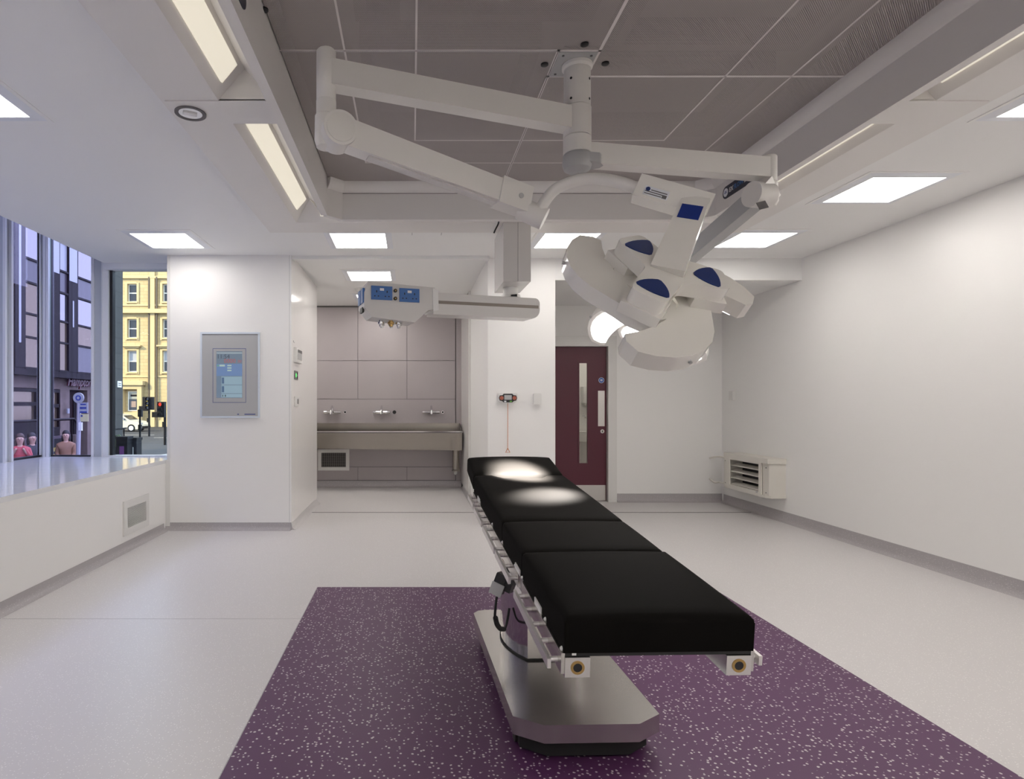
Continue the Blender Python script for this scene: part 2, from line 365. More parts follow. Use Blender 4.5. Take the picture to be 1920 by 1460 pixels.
def mullion(name, x0, x1, y0, y1, inner, nrm):
    t = thing(name, 'vertical aluminium mullion of the glazed bay', 'mullion', ((x0+x1)/2, (y0+y1)/2, SZ)); t['kind'] = 'structure'; del t['category']; del t['label']
    part('post', G().box((x0, y0, SZ), (x1, y1, 3.615)), M['alu'], t)
    for (a, b) in inner: part('cover_strip', G().box((a[0], a[1], SZ), (b[0], b[1], 3.615), bev=0.003, seg=1), M['alu_light'], t)
    return t
mullion('trim_1', -3.425, -3.345, 6.445, 6.53, [((-3.455, 6.435), (-3.425, 6.53)), ((-3.345, 6.435), (-3.336, 6.53))], 0)
mullion('trim_2', -4.04, -3.925, 6.44, 6.55, [((-3.930, 6.415), (-3.905, 6.44)), ((-4.00, 6.415), (-3.99, 6.44)), ((-3.968, 6.425), (-3.940, 6.44))], 0)
mullion('trim_3', -4.09, -3.955, 5.775, 5.895, [((-3.955, 5.865), (-3.93, 5.895)), ((-3.955, 5.775), (-3.93, 5.80))], 0)
w2 = thing('window_2', 'wide lilac-tinted pane of the glazed bay beside the end window', 'window', (-3.7, 6.47, SZ)); w2['kind'] = 'structure'
part('pane', G().box((-3.898, 6.478, SZ+0.016), (-3.46, 6.486, 3.61)), M['lilac_glass'], w2)
part('frame', G().box((-3.905, 6.46, SZ), (-3.455, 6.50, SZ+0.016)).box((-3.905, 6.46, SZ+0.016), (-3.898, 6.50, 3.61)).box((-3.46, 6.46, SZ+0.016), (-3.455, 6.50, 3.61)), M['gasket'], w2)
w3 = thing('window_3', 'narrow lilac-tinted pane of the glazed bay at the left edge', 'window', (-4.02, 6.15, SZ)); w3['kind'] = 'structure'
part('pane', G().box((-4.024, 5.905, SZ+0.02), (-4.016, 6.43, 3.61)), M['lilac_glass'], w3)
part('frame', G().box((-4.05, 5.895, SZ), (-3.99, 6.44, SZ+0.02)).box((-4.03, 5.895, SZ+0.02), (-4.01, 5.905, 3.61)).box((-4.03, 6.43, SZ+0.02), (-4.01, 6.44, 3.61)), M['gasket'], w3)
yy = 5.775; k = 4
while yy > YR+0.3:
    y0 = max(yy-0.62, YR)
    w = thing('window_%d' % k, 'lilac-tinted pane of the glazed bay outside the picture', 'window', (-4.02, (yy+y0)/2, SZ)); w['kind'] = 'structure'; del w['category']
    part('pane', G().box((-4.024, y0+0.01, SZ+0.02), (-4.016, yy-0.01, 3.61)), M['lilac_glass'], w)
    part('frame', G().box((-4.05, y0, SZ), (-3.99, yy, SZ+0.02)), M['gasket'], w)
    mullion('trim_%d' % k, -4.09, -3.955, y0-0.12, y0, [((-3.955, y0-0.03), (-3.93, y0)), ((-3.955, y0-0.12), (-3.93, y0-0.095))], 0)
    yy = y0-0.12; k += 1

# the plum door
d1 = thing('door_1', 'dark plum door with a slim vision panel and steel push plate', 'door', (2.1, YW+0.06, 0)); d1['kind'] = 'structure'
part('architrave', G().box((2.562, YW-0.018, 0), (2.672, YW+0.0, 2.165), bev=0.003, seg=1).box((1.56, YW-0.018, 2.032), (2.562, YW, 2.165), bev=0.003, seg=1).box((1.56, YW-0.018, 0), (1.652, YW, 2.032)), M['trim'], d1)
part('door_stop', G().box((2.562, YW, 0), (2.60, YW+0.15, 2.07)).box((1.62, YW, 0), (1.652, YW+0.15, 2.07)).box((1.652, YW, 2.034), (2.562, YW+0.15, 2.07)), M['trim'], d1)
yd0, yd1 = YW+0.045, YW+0.09
gx0, gx1, gz0, gz1 = 2.194, 2.312, 0.497, 1.820
lf = part('leaf', G().box((1.655, yd0, 0.008), (gx0, yd1, 2.03)).box((gx1, yd0, 0.008), (2.555, yd1, 2.03)).box((gx0, yd0, 0.008), (gx1, yd1, gz0)).box((gx0, yd0, gz1), (gx1, yd1, 2.03)), M['door'], d1)
part('bead', G().ring(((gx1-gx0)/2+0.012, (gz1-gz0)/2+0.012), ((gx1-gx0)/2-0.006, (gz1-gz0)/2-0.006), 0, 0.006, front((gx0+gx1)/2, yd0, (gz0+gz1)/2)), M['door'], lf)
part('vision_pane', G().box((gx0, yd0+0.018, gz0), (gx1, yd0+0.026, gz1)), M['clear_glass'], lf)
pp = part('push_plate', G().box((2.445, yd0-0.004, 0.987), (2.532, yd0, 1.452), bev=0.001, seg=1), M['steel'], lf, 'brushed steel push plate')
kk = part('keyhole', G().cyl((2.502, yd0-0.006, 0.92), (2.502, yd0, 0.92), 0.026), M['steel'], lf, 'round steel keyhole escutcheon')
part('key_slot', G().cyl((2.502, yd0-0.0075, 0.924), (2.502, yd0-0.005, 0.924), 0.008, n=12).box((2.498, yd0-0.0075, 0.907), (2.506, yd0-0.005, 0.924)), M['black'], kk)
sg = part('door_sign', G().cyl((2.49, yd0-0.003, 1.590), (2.49, yd0, 1.590), 0.038, n=32), mat('sign_blue', (0.03, 0.10, 0.42), 0.4), lf, 'round blue mandatory sign')
part('sign_ring', G().lathe([(0.033, 0.003), (0.0335, 0.0042), (0.0365, 0.0042), (0.037, 0.003)], front(2.49, yd0, 1.590), 32, True), M['white'], sg)
g = G()
for i, wv in enumerate((0.030, 0.036, 0.026)): g.box((-wv/2, 0.007-0.009*i, 0.003), (wv/2, 0.012-0.009*i, 0.0045), front(2.49, yd0, 1.590))
part('sign_lettering', g, M['white'], sg)
part('kick_plate', G().box((1.675, yd0-0.003, 0.012), (2.545, yd0, 0.215)), M['steel'], lf, 'brushed steel kick plate')

# things seen through the vision panel
t = thing('paper_towel_dispenser', 'white paper towel dispenser seen through the door pane', 'dispenser', (2.88, 9.80, 1.27))
part('body', G().box((2.79, 9.70, 1.29), (3.02, 9.85, 1.56), bev=0.02, seg=3), M['white'], t); part('paper', G().box((2.84, 9.75, 1.255), (2.97, 9.79, 1.295)), M['wall'], t)
t = thing('hand_basin', 'white wall-hung hand basin seen low through the door pane', 'basin', (2.85, 9.6, 0.4))
part('bowl', G().box((2.60, 9.45, 0.68), (3.10, 9.85, 0.84), bev=0.05, seg=4), M['white'], t); part('pedestal', G().box((2.72, 9.62, 0.0), (2.98, 9.85, 0.68), bev=0.04, seg=3), M['white'], t)
part('tap', G().tube([(2.82, 9.85, 1.08), (2.82, 9.76, 1.085), (2.82, 9.70, 1.06)], 0.012), M['chrome'], t)

# ------------------------------------------------------------------ ceiling lights
def ceiling_light(cx, cy, label, h=0.305, z=CZ, grp='square recessed ceiling lights'):
    t = thing('ceiling_light', label, 'ceiling light', (cx, cy, z), grp)
    Mx = Matrix.Translation((cx, cy, z))
    part('trim_ring', G().ring((h+0.018, h+0.018), (h-0.004, h-0.004), -0.004, 0.0, Mx), M['ceil'], t)
    g = G()
    a, b = h-0.004, h-0.062      # sloping inner border
    for i in range(4):
        R = Mx @ Matrix.Rotation(i*PI/2, 4, 'Z')
        g.hexa([(-a, -a, -0.0045), (a, -a, -0.0045), (b, -b, -0.012), (-b, -b, -0.012), (-a, -a, -0.0005), (a, -a, -0.0005), (b, -b, -0.0005), (-b, -b, -0.0005)], R)
    part('border', g, M['alu_light'], t)
    part('diffuser', G().box((-b+0.001, -b+0.001, -0.0105), (b-0.001, b-0.001, -0.001), Mx, bev=0.004, seg=1), M['diffuser'], t)
    return t
ceiling_light(-2.24, 5.50, 'lit square ceiling light nearest the glazed bay and street window')
ceiling_light(-2.24, 2.88, 'lit square ceiling light at the left edge of the picture')
ceiling_light(-0.48, 5.50, 'lit square ceiling light behind the canopy, left of the pendant')
ceiling_light(1.42, 5.50, 'lit square ceiling light behind the canopy, right of the pendant')
ceiling_light(3.14, 5.48, 'lit square ceiling light at right, above the wall heater')
ceiling_light(-0.49, 7.02, 'lit square ceiling light in the scrub alcove, nearer one')
ceiling_light(-0.52, 8.46, 'lit square ceiling light in the scrub alcove, half behind the socket box')
for (x, y, lb_) in ((-1.9, 8.3, 'added square ceiling light over the hidden left end of the scrub sink'), (3.3, 4.2, 'added lit square ceiling light over the blank right wall, larger in view than its neighbour'),  # both added to brighten the alcove and the right wall
        (3.3, 2.88, 'lit square ceiling light cut by the right picture edge'), (3.3, 1.6, 'added square ceiling light beside the near right canopy corner'), (-2.24, 0.3, 'added square ceiling light beside the near left canopy corner'),  # the two canopy corner lights are added for extra fill
        (3.3, 0.3, 'added square ceiling light by the right wall, behind the viewpoint'), (-0.48, -0.7, 'added square ceiling light behind the viewpoint, left of centre'), (1.42, -0.7, 'added square ceiling light behind the viewpoint, right of centre'),  # added out of view to lift the ambient light
        (-2.24, -1.0, 'added square ceiling light in the rear left corner'), (3.3, -1.0, 'added square ceiling light in the rear right corner')):  # rear corner pair, unseen and added for brightness
    ceiling_light(x, y, lb_)
ceiling_light(2.8, 9.0, 'square ceiling light in the room behind the plum door', z=2.6, grp='lights beyond the door')
struct('ceiling_utility', G().box((1.3, YW+0.15, 2.6), (4.3, 9.85, CZ)), M['ceil'])

# access hatch outline in the ceiling and smoke detector
t = thing('ceiling_hatch', 'flush ceiling hatch marked by two short lines beside a light', 'hatch', (0.13, 5.3, CZ))
part('panel', G().box((0.006, 5.20, CZ-0.002), (0.26, 5.45, CZ-0.0003)), M['ceil'], t)
for x in (0.0, 0.26): part('edge_line', G().box((x, 5.20, CZ-0.003), (x+0.006, 5.34, CZ)), M['pale_joint'], t)
t = thing('smoke_detector', 'small round white smoke detector on the alcove ceiling', 'detector', P(674, 540, 7.8))
c = V((P(674, 540, 7.8).x, 7.8, CZ))
part('base', G().lathe([(0.06, 0), (0.06, -0.012), (0.054, -0.016)], Matrix.Translation(c)), M['white'], t)
part('chamber', G().lathe([(0.045, -0.016), (0.045, -0.03), (0.03, -0.045), (0.0, -0.046)][:3], Matrix.Translation(c)), M['white'], t)

# ------------------------------------------------------------------ ventilation canopy
cxm, cym = 0.79, 2.97                      # canopy centre
HB, HS, HM = 1.36+EYE, 1.45+EYE, 1.63+EYE  # skirt bottom, surround level, perforated ceiling level
KX0, KX1, KY0, KY1 = cxm-1.40, cxm+1.40, cym-1.44, cym+1.44
can = thing('ventilation_canopy', 'large square ceiling canopy of perforated sheets with sloped perimeter lights', 'canopy', (cxm, cym, HB))
# corner-chamfered skirt of four straight boards and four corner boards
ch = 0.10; tk = 0.045
def board(a, b, z0, z1, th, m='frame_paint', nm='skirt'):
    a, b = V((*a, 0)), V((*b, 0)); d = (b-a).normalized(); n = V((d.y, -d.x, 0))   # outward
    c = [a, b, b+n*th, a+n*th]
    return part(nm, G().hexa([(p.x, p.y, z0) for p in c]+[(p.x, p.y, z1) for p in c]), M[m], can)
loop = [(KX0+ch, KY0), (KX1-ch, KY0), (KX1, KY0+ch), (KX1, KY1-ch), (KX1-ch, KY1), (KX0+ch, KY1), (KX0, KY1-ch), (KX0, KY0+ch)]
for i in range(8): board(loop[i], loop[(i+1) % 8], HB, 3.25, tk)
# cove trim between skirt and perforated ceiling
for i in (0, 1, 2, 3, 4, 5):
    a, b = V((*loop[i], 0)), V((*loop[(i+1) % 8], 0)); d = (b-a).normalized(); n = V((-d.y, d.x, 0))
    g = G(); prof = [(0.0, HM-0.075), (0.012, HM-0.07), (0.03, HM-0.045), (0.04, HM-0.015), (0.04, HM+0.01), (0.0, HM+0.01)]
    A = [g.bm.verts.new((a.x+n.x*p, a.y+n.y*p, z)) for p, z in prof]; Bq = [g.bm.verts.new((b.x+n.x*p, b.y+n.y*p, z)) for p, z in prof]; L = len(prof)
    for j in range(L): g.bm.faces.new((A[j], A[(j+1) % L], Bq[(j+1) % L], Bq[j]))
    g.bm.faces.new(A[::-1]); g.bm.faces.new(Bq)
    part('cove_trim', g, M['frame_paint'], can)
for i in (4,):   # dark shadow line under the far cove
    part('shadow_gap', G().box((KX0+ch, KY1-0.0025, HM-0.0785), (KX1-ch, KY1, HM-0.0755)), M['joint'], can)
# perforated sheets in a pinwheel about the mount plate
px0, px1, py0, py1 = 0.677, 0.868, 2.757, 2.973
def sheet(x0, x1, y0, y1): part('perforated_sheet', G().box((x0+0.004, y0+0.004, HM), (x1-0.004, y1-0.004, HM+0.0015)), M['mesh'], can)
ex0, ex1, ey0, ey1 = KX0+0.002, KX1-0.002, KY0+0.002, KY1-0.002
sheet(ex0, px0, py0, ey1); sheet(px0, ex1, py1, ey1); sheet(px1, ex1, ey0, py1); sheet(ex0, px1, ey0, py0)
def strip(x0, y0, x1, y1, w=0.009, z=HM-0.0015):
    a, b = (min(x0, x1)-w/2, min(y0, y1)-w/2), (max(x0, x1)+w/2, max(y0, y1)+w/2)
    part('sheet_border', G().box((*a, z), (*b, HM)), M['mesh_strip'], can)
strip(px0, py0, px0, ey1, 0.014); strip(px0, py1, ex1, py1, 0.014); strip(px1, ey0, px1, py1, 0.014); strip(ex0, py0, px1, py0, 0.014)
for (a, b) in ((-0.31, 4.04), (0.02, 3.695)):
    x2 = 2*cxm-a; y2 = 2*cym-b
    strip(a, y2, a, b); strip(x2, y2, x2, b); strip(a, b, x2, b); strip(a, y2, x2, y2)
part('gap_line', G().box((px0-0.0015, py0, HM-0.002), (px0+0.0015, ey1, HM-0.0015)), M['joint'], can)
part('gap_line', G().box((ex0, py0-0.0015, HM-0.002), (px0, py0+0.0015, HM-0.0015)), M['joint'], can)
# plenum above
part('filter_bank', G().box((KX0-0.04, KY0-0.04, HM+0.22), (KX1+0.04, KY1+0.04, 3.24)), M['plenum'], can)
for (x0, x1, y0, y1) in ((-0.25, 0.62, 2.85, 3.80), (0.78, 1.86, 3.05, 3.80), (0.95, 1.86, 1.75, 2.88), (0.02, 0.80, 1.75, 2.66), (-0.25, -0.05, 1.75, 2.66)):
    for (a, b) in (((x0, y0), (x1, y0+0.05)), ((x0, y1-0.05), (x1, y1)), ((x0, y0), (x0+0.05, y1)), ((x1-0.05, y0), (x1, y1))):
        part('filter_frame', G().box((*a, HM+0.07), (*b, HM+0.20)), M['plenum_dark'], can)
# sampling ports
for q in ((495, 17), (1096, 82), (1021, 120), (1135, 118)):
    d = FPX*1.63/(757-q[1]); p = P(q[0], q[1], d)
    part('sampling_port', G().lathe([(0.018, HM+0.0), (0.018, HM-0.006), (0.013, HM-0.009)], Matrix.Translation((p.x, p.y, 0)), 20), M['black'], can)
# surround: flat outer panels, inverted-V light troughs (each side one set), cross panel
OX0, OX1, OY0, OY1 = cxm-1.99, cxm+1.99, cym-2.09, cym+2.09
def side(k):
    R = Matrix.Translation((cxm, cym, 0)) @ Matrix.Rotation(k*PI/2, 4, 'Z')
    # local: the side runs along local y at negative local x
    E0, E1 = -1.99 if k % 2 == 0 else -2.09, 0
    X_out = -1.99 if k % 2 == 0 else -2.09; X_base = X_out+0.275; X_ridge = X_out+0.40; X_sk = (-1.40 if k % 2 == 0 else -1.44)-tk
    Lo = 2.09 if k % 2 == 0 else 1.99; Lb = Lo-0.275; Lr = Lo-0.40
    zr = HS+0.15
    def pr(nm, c, th, m):
        lo = [V(p) for p in c]; n = (lo[1]-lo[0]).cross(lo[2]-lo[0]).normalized()
        if n.z < 0: n = -n
        return part(nm, G().hexa([R @ p for p in lo]+[R @ (p+n*th) for p in lo]), M[m], can)
    pr('surround_panel', [(X_out, -Lo, HS), (X_out, Lo, HS), (X_base, Lb, HS), (X_base, -Lb, HS)], 0.01, 'frame_paint')
    part('surround_edge', G().hexa([R @ V(p) for p in ((X_out, -Lo, HS+0.001), (X_out, Lo, HS+0.001), (X_out+0.01, Lo-0.01, HS+0.001), (X_out+0.01, -Lo+0.01, HS+0.001), (X_out, -Lo, CZ+0.13), (X_out, Lo, CZ+0.13), (X_out+0.01, Lo-0.01, CZ+0.13), (X_out+0.01, -Lo+0.01, CZ+0.13))]), M['frame_paint'], can)
    pr('light_tray', [(X_base, -Lb, HS), (X_base, Lb, HS), (X_ridge, Lr, zr), (X_ridge, -Lr, zr)], 0.01, 'frame_paint')
    pr('inner_slope', [(X_ridge, -Lr, zr), (X_ridge, Lr, zr), (X_sk+0.01, Lr-0.1, HS-0.01), (X_sk+0.01, -Lr+0.1, HS-0.01)], 0.01, 'frame_paint')
    # diffusers on the tray
    sx, sz = X_ridge-X_base, zr-HS; L = math.hypot(sx, sz); e = V((sx/L, 0, sz/L)); n = V((sz/L, 0, -sx/L))
    for (y0, y1) in ((-Lb+0.20, -0.20), (0.20, Lb-0.20)):
        a = V((X_base, 0, HS))
        F = R @ frame(a, (0, 1, 0), e)
        w0, w1 = L*0.30, L*0.86
        sgn = 1 if (R @ frame(a, (0, 1, 0), e)).to_3x3().col[2].z < 0 else -1
        za, zb = (0, 0.012*sgn)
        part('light_diffuser', G().box((y0, w0, min(za, zb)), (y1, w1, max(za, zb)), F, bev=0.01, seg=3), M['trough'], can, 'long cream light diffuser')
    # cross panel at mid side with triangular cheeks
    part('cross_panel', G().hexa([R @ V(p) for p in ((X_out+0.02, -0.115, HS-0.004), (X_out+0.02, 0.115, HS-0.004), (X_sk, 0.115, HS-0.004), (X_sk, -0.115, HS-0.004), (X_out+0.02, -0.115, HS+0.005), (X_out+0.02, 0.115, HS+0.005), (X_sk, 0.115, HS+0.005), (X_sk, -0.115, HS+0.005))]), M['frame_paint'], can)
    for y in (-0.115, 0.112):
        g = G(); F = R @ frame((0, y, 0), (1, 0, 0), (0, 0, 1))
        g.prism([(X_base, HS), (X_sk, HS), (X_ridge, zr)], -0.003, 0.0, F); part('trough_cheek', g, M['frame_paint'], can)
for k in range(4): side(k)
# round speaker grille in the left cross panel
c = V((-1.10, 2.97, HS-0.0045)); Ms = Matrix.Translation(c)
sp = part('downlight', G().lathe([(0.075, 0.0), (0.075, -0.006), (0.060, -0.006), (0.055, 0.0)], Ms, 32, True), M['joint'], can, 'round recessed spotlight with dark rim')
part('reflector', G().lathe([(0.056, -0.001), (0.056, -0.003), (0.03, -0.002)], Ms, 24), M['chrome'], sp)
part('lamp_capsule', G().box((-0.035, -0.012, -0.008), (0.03, 0.012, -0.002), Ms @ Matrix.Rotation(0.5, 4, 'Z'), bev=0.003), M['white'], sp)
# name plates on the skirt
def plate(F, w, h, name='name_plate', txt=True):
    g = G(); pts = []
    for i in range(13): t = PI/2+PI*i/12; pts.append((h/2*math.cos(t)+h/2, h/2*math.sin(t)))
    for i in range(13): t = -PI/2+PI*i/12; pts.append((w-h/2+h/2*math.cos(t), h/2*math.sin(t)))
    o = part(name, g.prism(pts, 0, 0.004, F), mat('plate_navy', (0.006, 0.010, 0.030), 0.3), can, 'dark navy rounded name plate with white and blue lettering')
    bd = part('badge', G().cyl((h*0.5, 0, 0.004), (h*0.5, 0, 0.0055), h*0.34, n=28, M=F), M['alu_light'], o)
    part('badge_mark', G().box((h*0.32, -0.006, 0.0055), (h*0.68, 0.0, 0.006), F).box((h*0.36, 0.004, 0.0055), (h*0.64, 0.009, 0.006), F), M['line_blue'], o)
    x = h*1.0; s = h*0.5
    tw = 0
    for word, m in (('EX', M['white']), ('FLOW', mat('letter_blue', (0.05, 0.16, 0.45), 0.4)), ('28', M['white']), (' EV', mat('letter_blue2', (0.05, 0.16, 0.45), 0.4))):
        g = G().text(word.strip(), s, F @ Matrix.Translation((x+(0.3*s if word[0] == ' ' else 0), 0, 0.0045)), 0.0006, shear=0.12, bold=0.0008)
        bb = [(F.inverted() @ v.co).x for v in g.bm.verts]; x = max(bb)+s*0.06
        part('lettering', g, m, o)
plate(facing_left(KX1, 4.20, EYE+1.47), 0.52, 0.085)
plate(facing_right(KX0, 1.66, EYE+1.47), 0.53, 0.095)

# ------------------------------------------------------------------ surgical lamps on the ceiling post
def arm_box(a, b, h0, w0, h1=None, w1=None, bev=0.008, roll=None, seg=2):
    a, b = V(a), V(b); h1 = h1 or h0; w1 = w1 or w0
    F = frame(a, b-a, roll or (0, 0, 1)); L = (b-a).length      # local x along, y up
    return G().hexa([(0, -h0/2, -w0/2), (L, -h1/2, -w1/2), (L, h1/2, -w1/2), (0, h0/2, -w0/2), (0, -h0/2, w0/2), (L, -h1/2, w1/2), (L, h1/2, w1/2), (0, h0/2, w0/2)], F, bev, seg)
def catmull(pts, n=8):
    pts = [V(p) for p in pts]; out = []
    q = [pts[0]*2-pts[1]]+pts+[pts[-1]*2-pts[-2]]
    for i in range(1, len(q)-2):
        for k in range(n):
            t = k/n; a, b, c, d = q[i-1], q[i], q[i+1], q[i+2]
            out.append(0.5*((2*b)+(c-a)*t+(2*a-5*b+4*c-d)*t*t+(3*b-a-3*c+d)*t**3))
    return out+[pts[-1]]

post_xy = (0.795, 2.87)
mt = thing('lamp_ceiling_post', 'cream ceiling post with square mount plate carrying both lamp arms', 'ceiling post', (*post_xy, HM))
Mp = Matrix.Translation((*post_xy, 0))
part('mount_plate', G().box((px0+0.006, py0+0.006, HM-0.006), (px1-0.006, py1-0.006, HM+0.004)), M['arm_grey'], mt)
for (x, y) in ((px0+0.03, py0+0.03), (px1-0.03, py0+0.03), (px0+0.03, py1-0.03), (px1-0.03, py1-0.03)):
    part('screw', G().cyl((x, y, HM-0.009), (x, y, HM-0.005), 0.006, n=10), M['joint'], mt)
part('upper_tube', G().lathe([(0.072, HM-0.006), (0.072, HM-0.02), (0.063, HM-0.03), (0.063, 2.70)], Mp, 36), M['arm'], mt)
for z in (2.87-0.05, 2.725):
    for a in (-2.3, -0.75, 0.85, 2.4):
        part('screw', G().cyl((post_xy[0]+0.060*math.cos(a), post_xy[1]+0.060*math.sin(a), z), (post_xy[0]+0.0645*math.cos(a), post_xy[1]+0.0645*math.sin(a), z), 0.006, n=10), M['black'], mt)
part('end_cap', G().lathe([(0.064, 2.476), (0.068, 2.468), (0.070, 2.43), (0.062, 2.405), (0.035, 2.388)], Mp, 36), M['arm_grey'], mt)
part('cap_lug', G().prism([(0.0, -0.06), (0.09, -0.052), (0.125, -0.01), (0.12, 0.02), (0.06, 0.06), (0, 0.06)], 2.425, 2.47, Mp @ Matrix.Rotation(0.1, 4, 'Z'), bev=0.01), M['arm_grey'], mt)

# lamp one
lamp1 = thing('surgical_lamp', 'near surgical lamp with curved cream pods and blue triangular inlays', 'surgical lamp', (*post_xy, 2.636), 'surgical lamps on the ceiling post')
part('arm_hub', G().lathe([(0.0625, 2.699), (0.066, 2.695), (0.066, 2.562), (0.0625, 2.559)], Mp, 36), M['arm'], lamp1)
EL = V((-0.352, 2.46, 2.636))
part('support_arm', arm_box(V((*post_xy, 2.636))+(EL-V((*post_xy, 2.636))).normalized()*0.055, EL, 0.105, 0.075, bev=0.006), M['arm'], lamp1)
Me = Matrix.Translation((EL.x, EL.y, 0))
part('pivot_post', G().lathe([(0.034, 2.735), (0.040, 2.728), (0.040, 2.53), (0.0385, 2.528), (0.0385, 2.526), (0.041, 2.524), (0.041, 2.46)], Me, 28), M['arm'], lamp1)
J0 = V((-0.30, 2.435, 2.386)); J1 = P(950, 366, 2.70)
axis = V((J1.x-J0.x, J1.y-J0.y, 0)).normalized(); ax = V((axis.y, -axis.x, 0))
g = G().lathe([(0.036, 2.472), (0.046, 2.462), (0.048, 2.36), (0.040, 2.335), (0.02, 2.33)], Me, 28)
part('elbow_housing', g, M['arm'], lamp1)
dr = part('elbow_drum', G().cyl(J0+ax*0.052, J0-ax*0.052, 0.070, n=40, bev=0.008, seg=3), M['arm'], lamp1)
part('drum_cap', G().cyl(J0+ax*0.052, J0+ax*0.055, 0.058, n=40), M['lamp'], dr)
part('spring_arm', arm_box(J0+(J1-J0).normalized()*0.045, J1, 0.112, 0.078, 0.100, 0.078, bev=0.016, seg=4), M['arm'], lamp1)
part('arm_underside', arm_box(J0+(J1-J0)*0.16+V((0, 0, -0.058)), J0+(J1-J0)*0.93+V((0, 0, -0.054)), 0.012, 0.045, bev=0.003), M['pendant'], lamp1)
dirn = (J1-J0).normalized()
Kp = J1+dirn*0.02
ec = part('end_cover', arm_box(J1-dirn*0.05, J1+dirn*0.105, 0.122, 0.092, 0.118, 0.092, bev=0.03, seg=5), M['arm'], lamp1)
part('cover_screw', G().cyl(J1+dirn*0.05+ax*0.044, J1+dirn*0.05+ax*0.0485, 0.012, n=20), M['arm_grey'], ec)
S0, S1 = P(975, 390, 2.74), P(1021, 411, 2.72)
part('swivel_stub', G().cyl(S0, S1, 0.050, n=32, bev=0.004), M['arm'], lamp1)
Y0, Y1 = P(1193, 353, 2.50), P(1314, 388, 2.42)
part('yoke_tube', G().tube(catmull([P(1008, 408, 2.715), P(1017, 385, 2.70), P(1040, 356, 2.68), P(1078, 339, 2.64), P(1120, 335, 2.60), P(1165, 343, 2.54), P(1205, 357, 2.50)], 6), 0.0255, 18), M['arm'], lamp1)
up = V((0.10, -0.55, 0.83))
yb = part('yoke_box', arm_box(Y0, Y1+(Y1-Y0)*0.12, 0.098, 0.075, bev=0.006, roll=V((0.05, 0.15, 1))), M['lamp'], lamp1)
Fy = frame(Y0, Y1-Y0, (0.05, 0.15, 1)); zs = -1 if Fy.to_3x3().col[2].y > 0 else 1
Fy = Fy @ Matrix.Translation((0, 0, zs*0.0378))
if zs < 0: Fy = Fy @ Matrix.Rotation(PI, 4, 'Y') @ Matrix.Translation((-0.31, 0, 0)); xo = 0.0
lb = part('rating_label', G().box((0.035, -0.034, -0.0005), (0.135, 0.004, 0.0006), frame(Y0, Y1-Y0, (0.05, 0.15, 1)) @ Matrix.Translation((0, 0, zs*0.0378))), M['alu_light'], yb, 'silver rating label with small print')
Fl = frame(Y0, Y1-Y0, (0.05, 0.15, 1)) @ Matrix.Translation((0, 0, zs*0.0386))
g = G().cyl((0.049, -0.008, -0.0004), (0.049, -0.008, 0.0004), 0.009, n=18, M=Fl)
part('label_logo', g, M['navy'], lb)
g = G()
for i, (a, b) in enumerate(((0.062, 0.128), (0.040, 0.128), (0.040, 0.11))): g.box((a, -0.011-0.009*i, -0.0004), (b, -0.007-0.009*i, 0.0004), Fl)
g.box((0.112, -0.031, -0.0004), (0.13, -0.017, 0.0004), Fl)
part('label_print', g, M['joint'], lb)

# pod head geometry in local coordinates (x,y in plane, +z = back of the head)
def rot2(p, a): c, s = math.cos(a), math.sin(a); return (c*p[0]-s*p[1], s*p[0]+c*p[1])
pod_out = [(0.425, 0.075), (0.400, 0.135), (0.355, 0.192), (0.300, 0.235), (0.235, 0.262), (0.165, 0.272), (0.095, 0.262), (0.030, 0.238), (-0.030, 0.215), (-0.085, 0.200), (-0.130, 0.168), (-0.157, 0.125), (-0.158, 0.075), (-0.135, 0.025), (-0.095, -0.018),
           (-0.055, -0.025), (-0.03, 0.02), (-0.005, 0.075), (0.03, 0.102), (0.10, 0.100), (0.17, 0.090), (0.24, 0.070), (0.31, 0.038), (0.365, 0.002), (0.40, 0.02)]
star = []
for i in range(144):
    th = 2*PI*i/144; s = 0.075**10
    for k in range(3):
        ph = (th-k*2*PI/3+PI) % (2*PI)-PI
        if abs(ph) < PI/2:
            Lr = 0.235; w = 0.072
            r1 = Lr/max(math.cos(ph), 1e-3); r2 = w/max(abs(math.sin(ph)), 1e-3)
            r = (r1**-8+r2**-8)**(-1/8); s += r**10
    star.append((s**0.1*math.cos(th), s**0.1*math.sin(th)))
tri = []
for k, (cx_, cy_) in enumerate(((0.105, 0.0), (0.195, 0.052), (0.195, -0.052))): pass
tv = [(0.098, 0.0), (0.190, -0.066), (0.190, 0.066)]
def rounded_tri(vs, bulge=0.012, n=6):
    out = []
    cx_ = sum(v[0] for v in vs)/3; cy_ = sum(v[1] for v in vs)/3
    for i in range(3):
        a, b = V((*vs[i], 0)), V((*vs[(i+1) % 3], 0)); m = (a+b)/2; nrm = (m-V((cx_, cy_, 0))).normalized()
        for j in range(n):
            t = 0.06+0.88*j/(n-1); p = a.lerp(b, t)+nrm*bulge*4*t*(1-t); out.append((p.x, p.y))
    return out
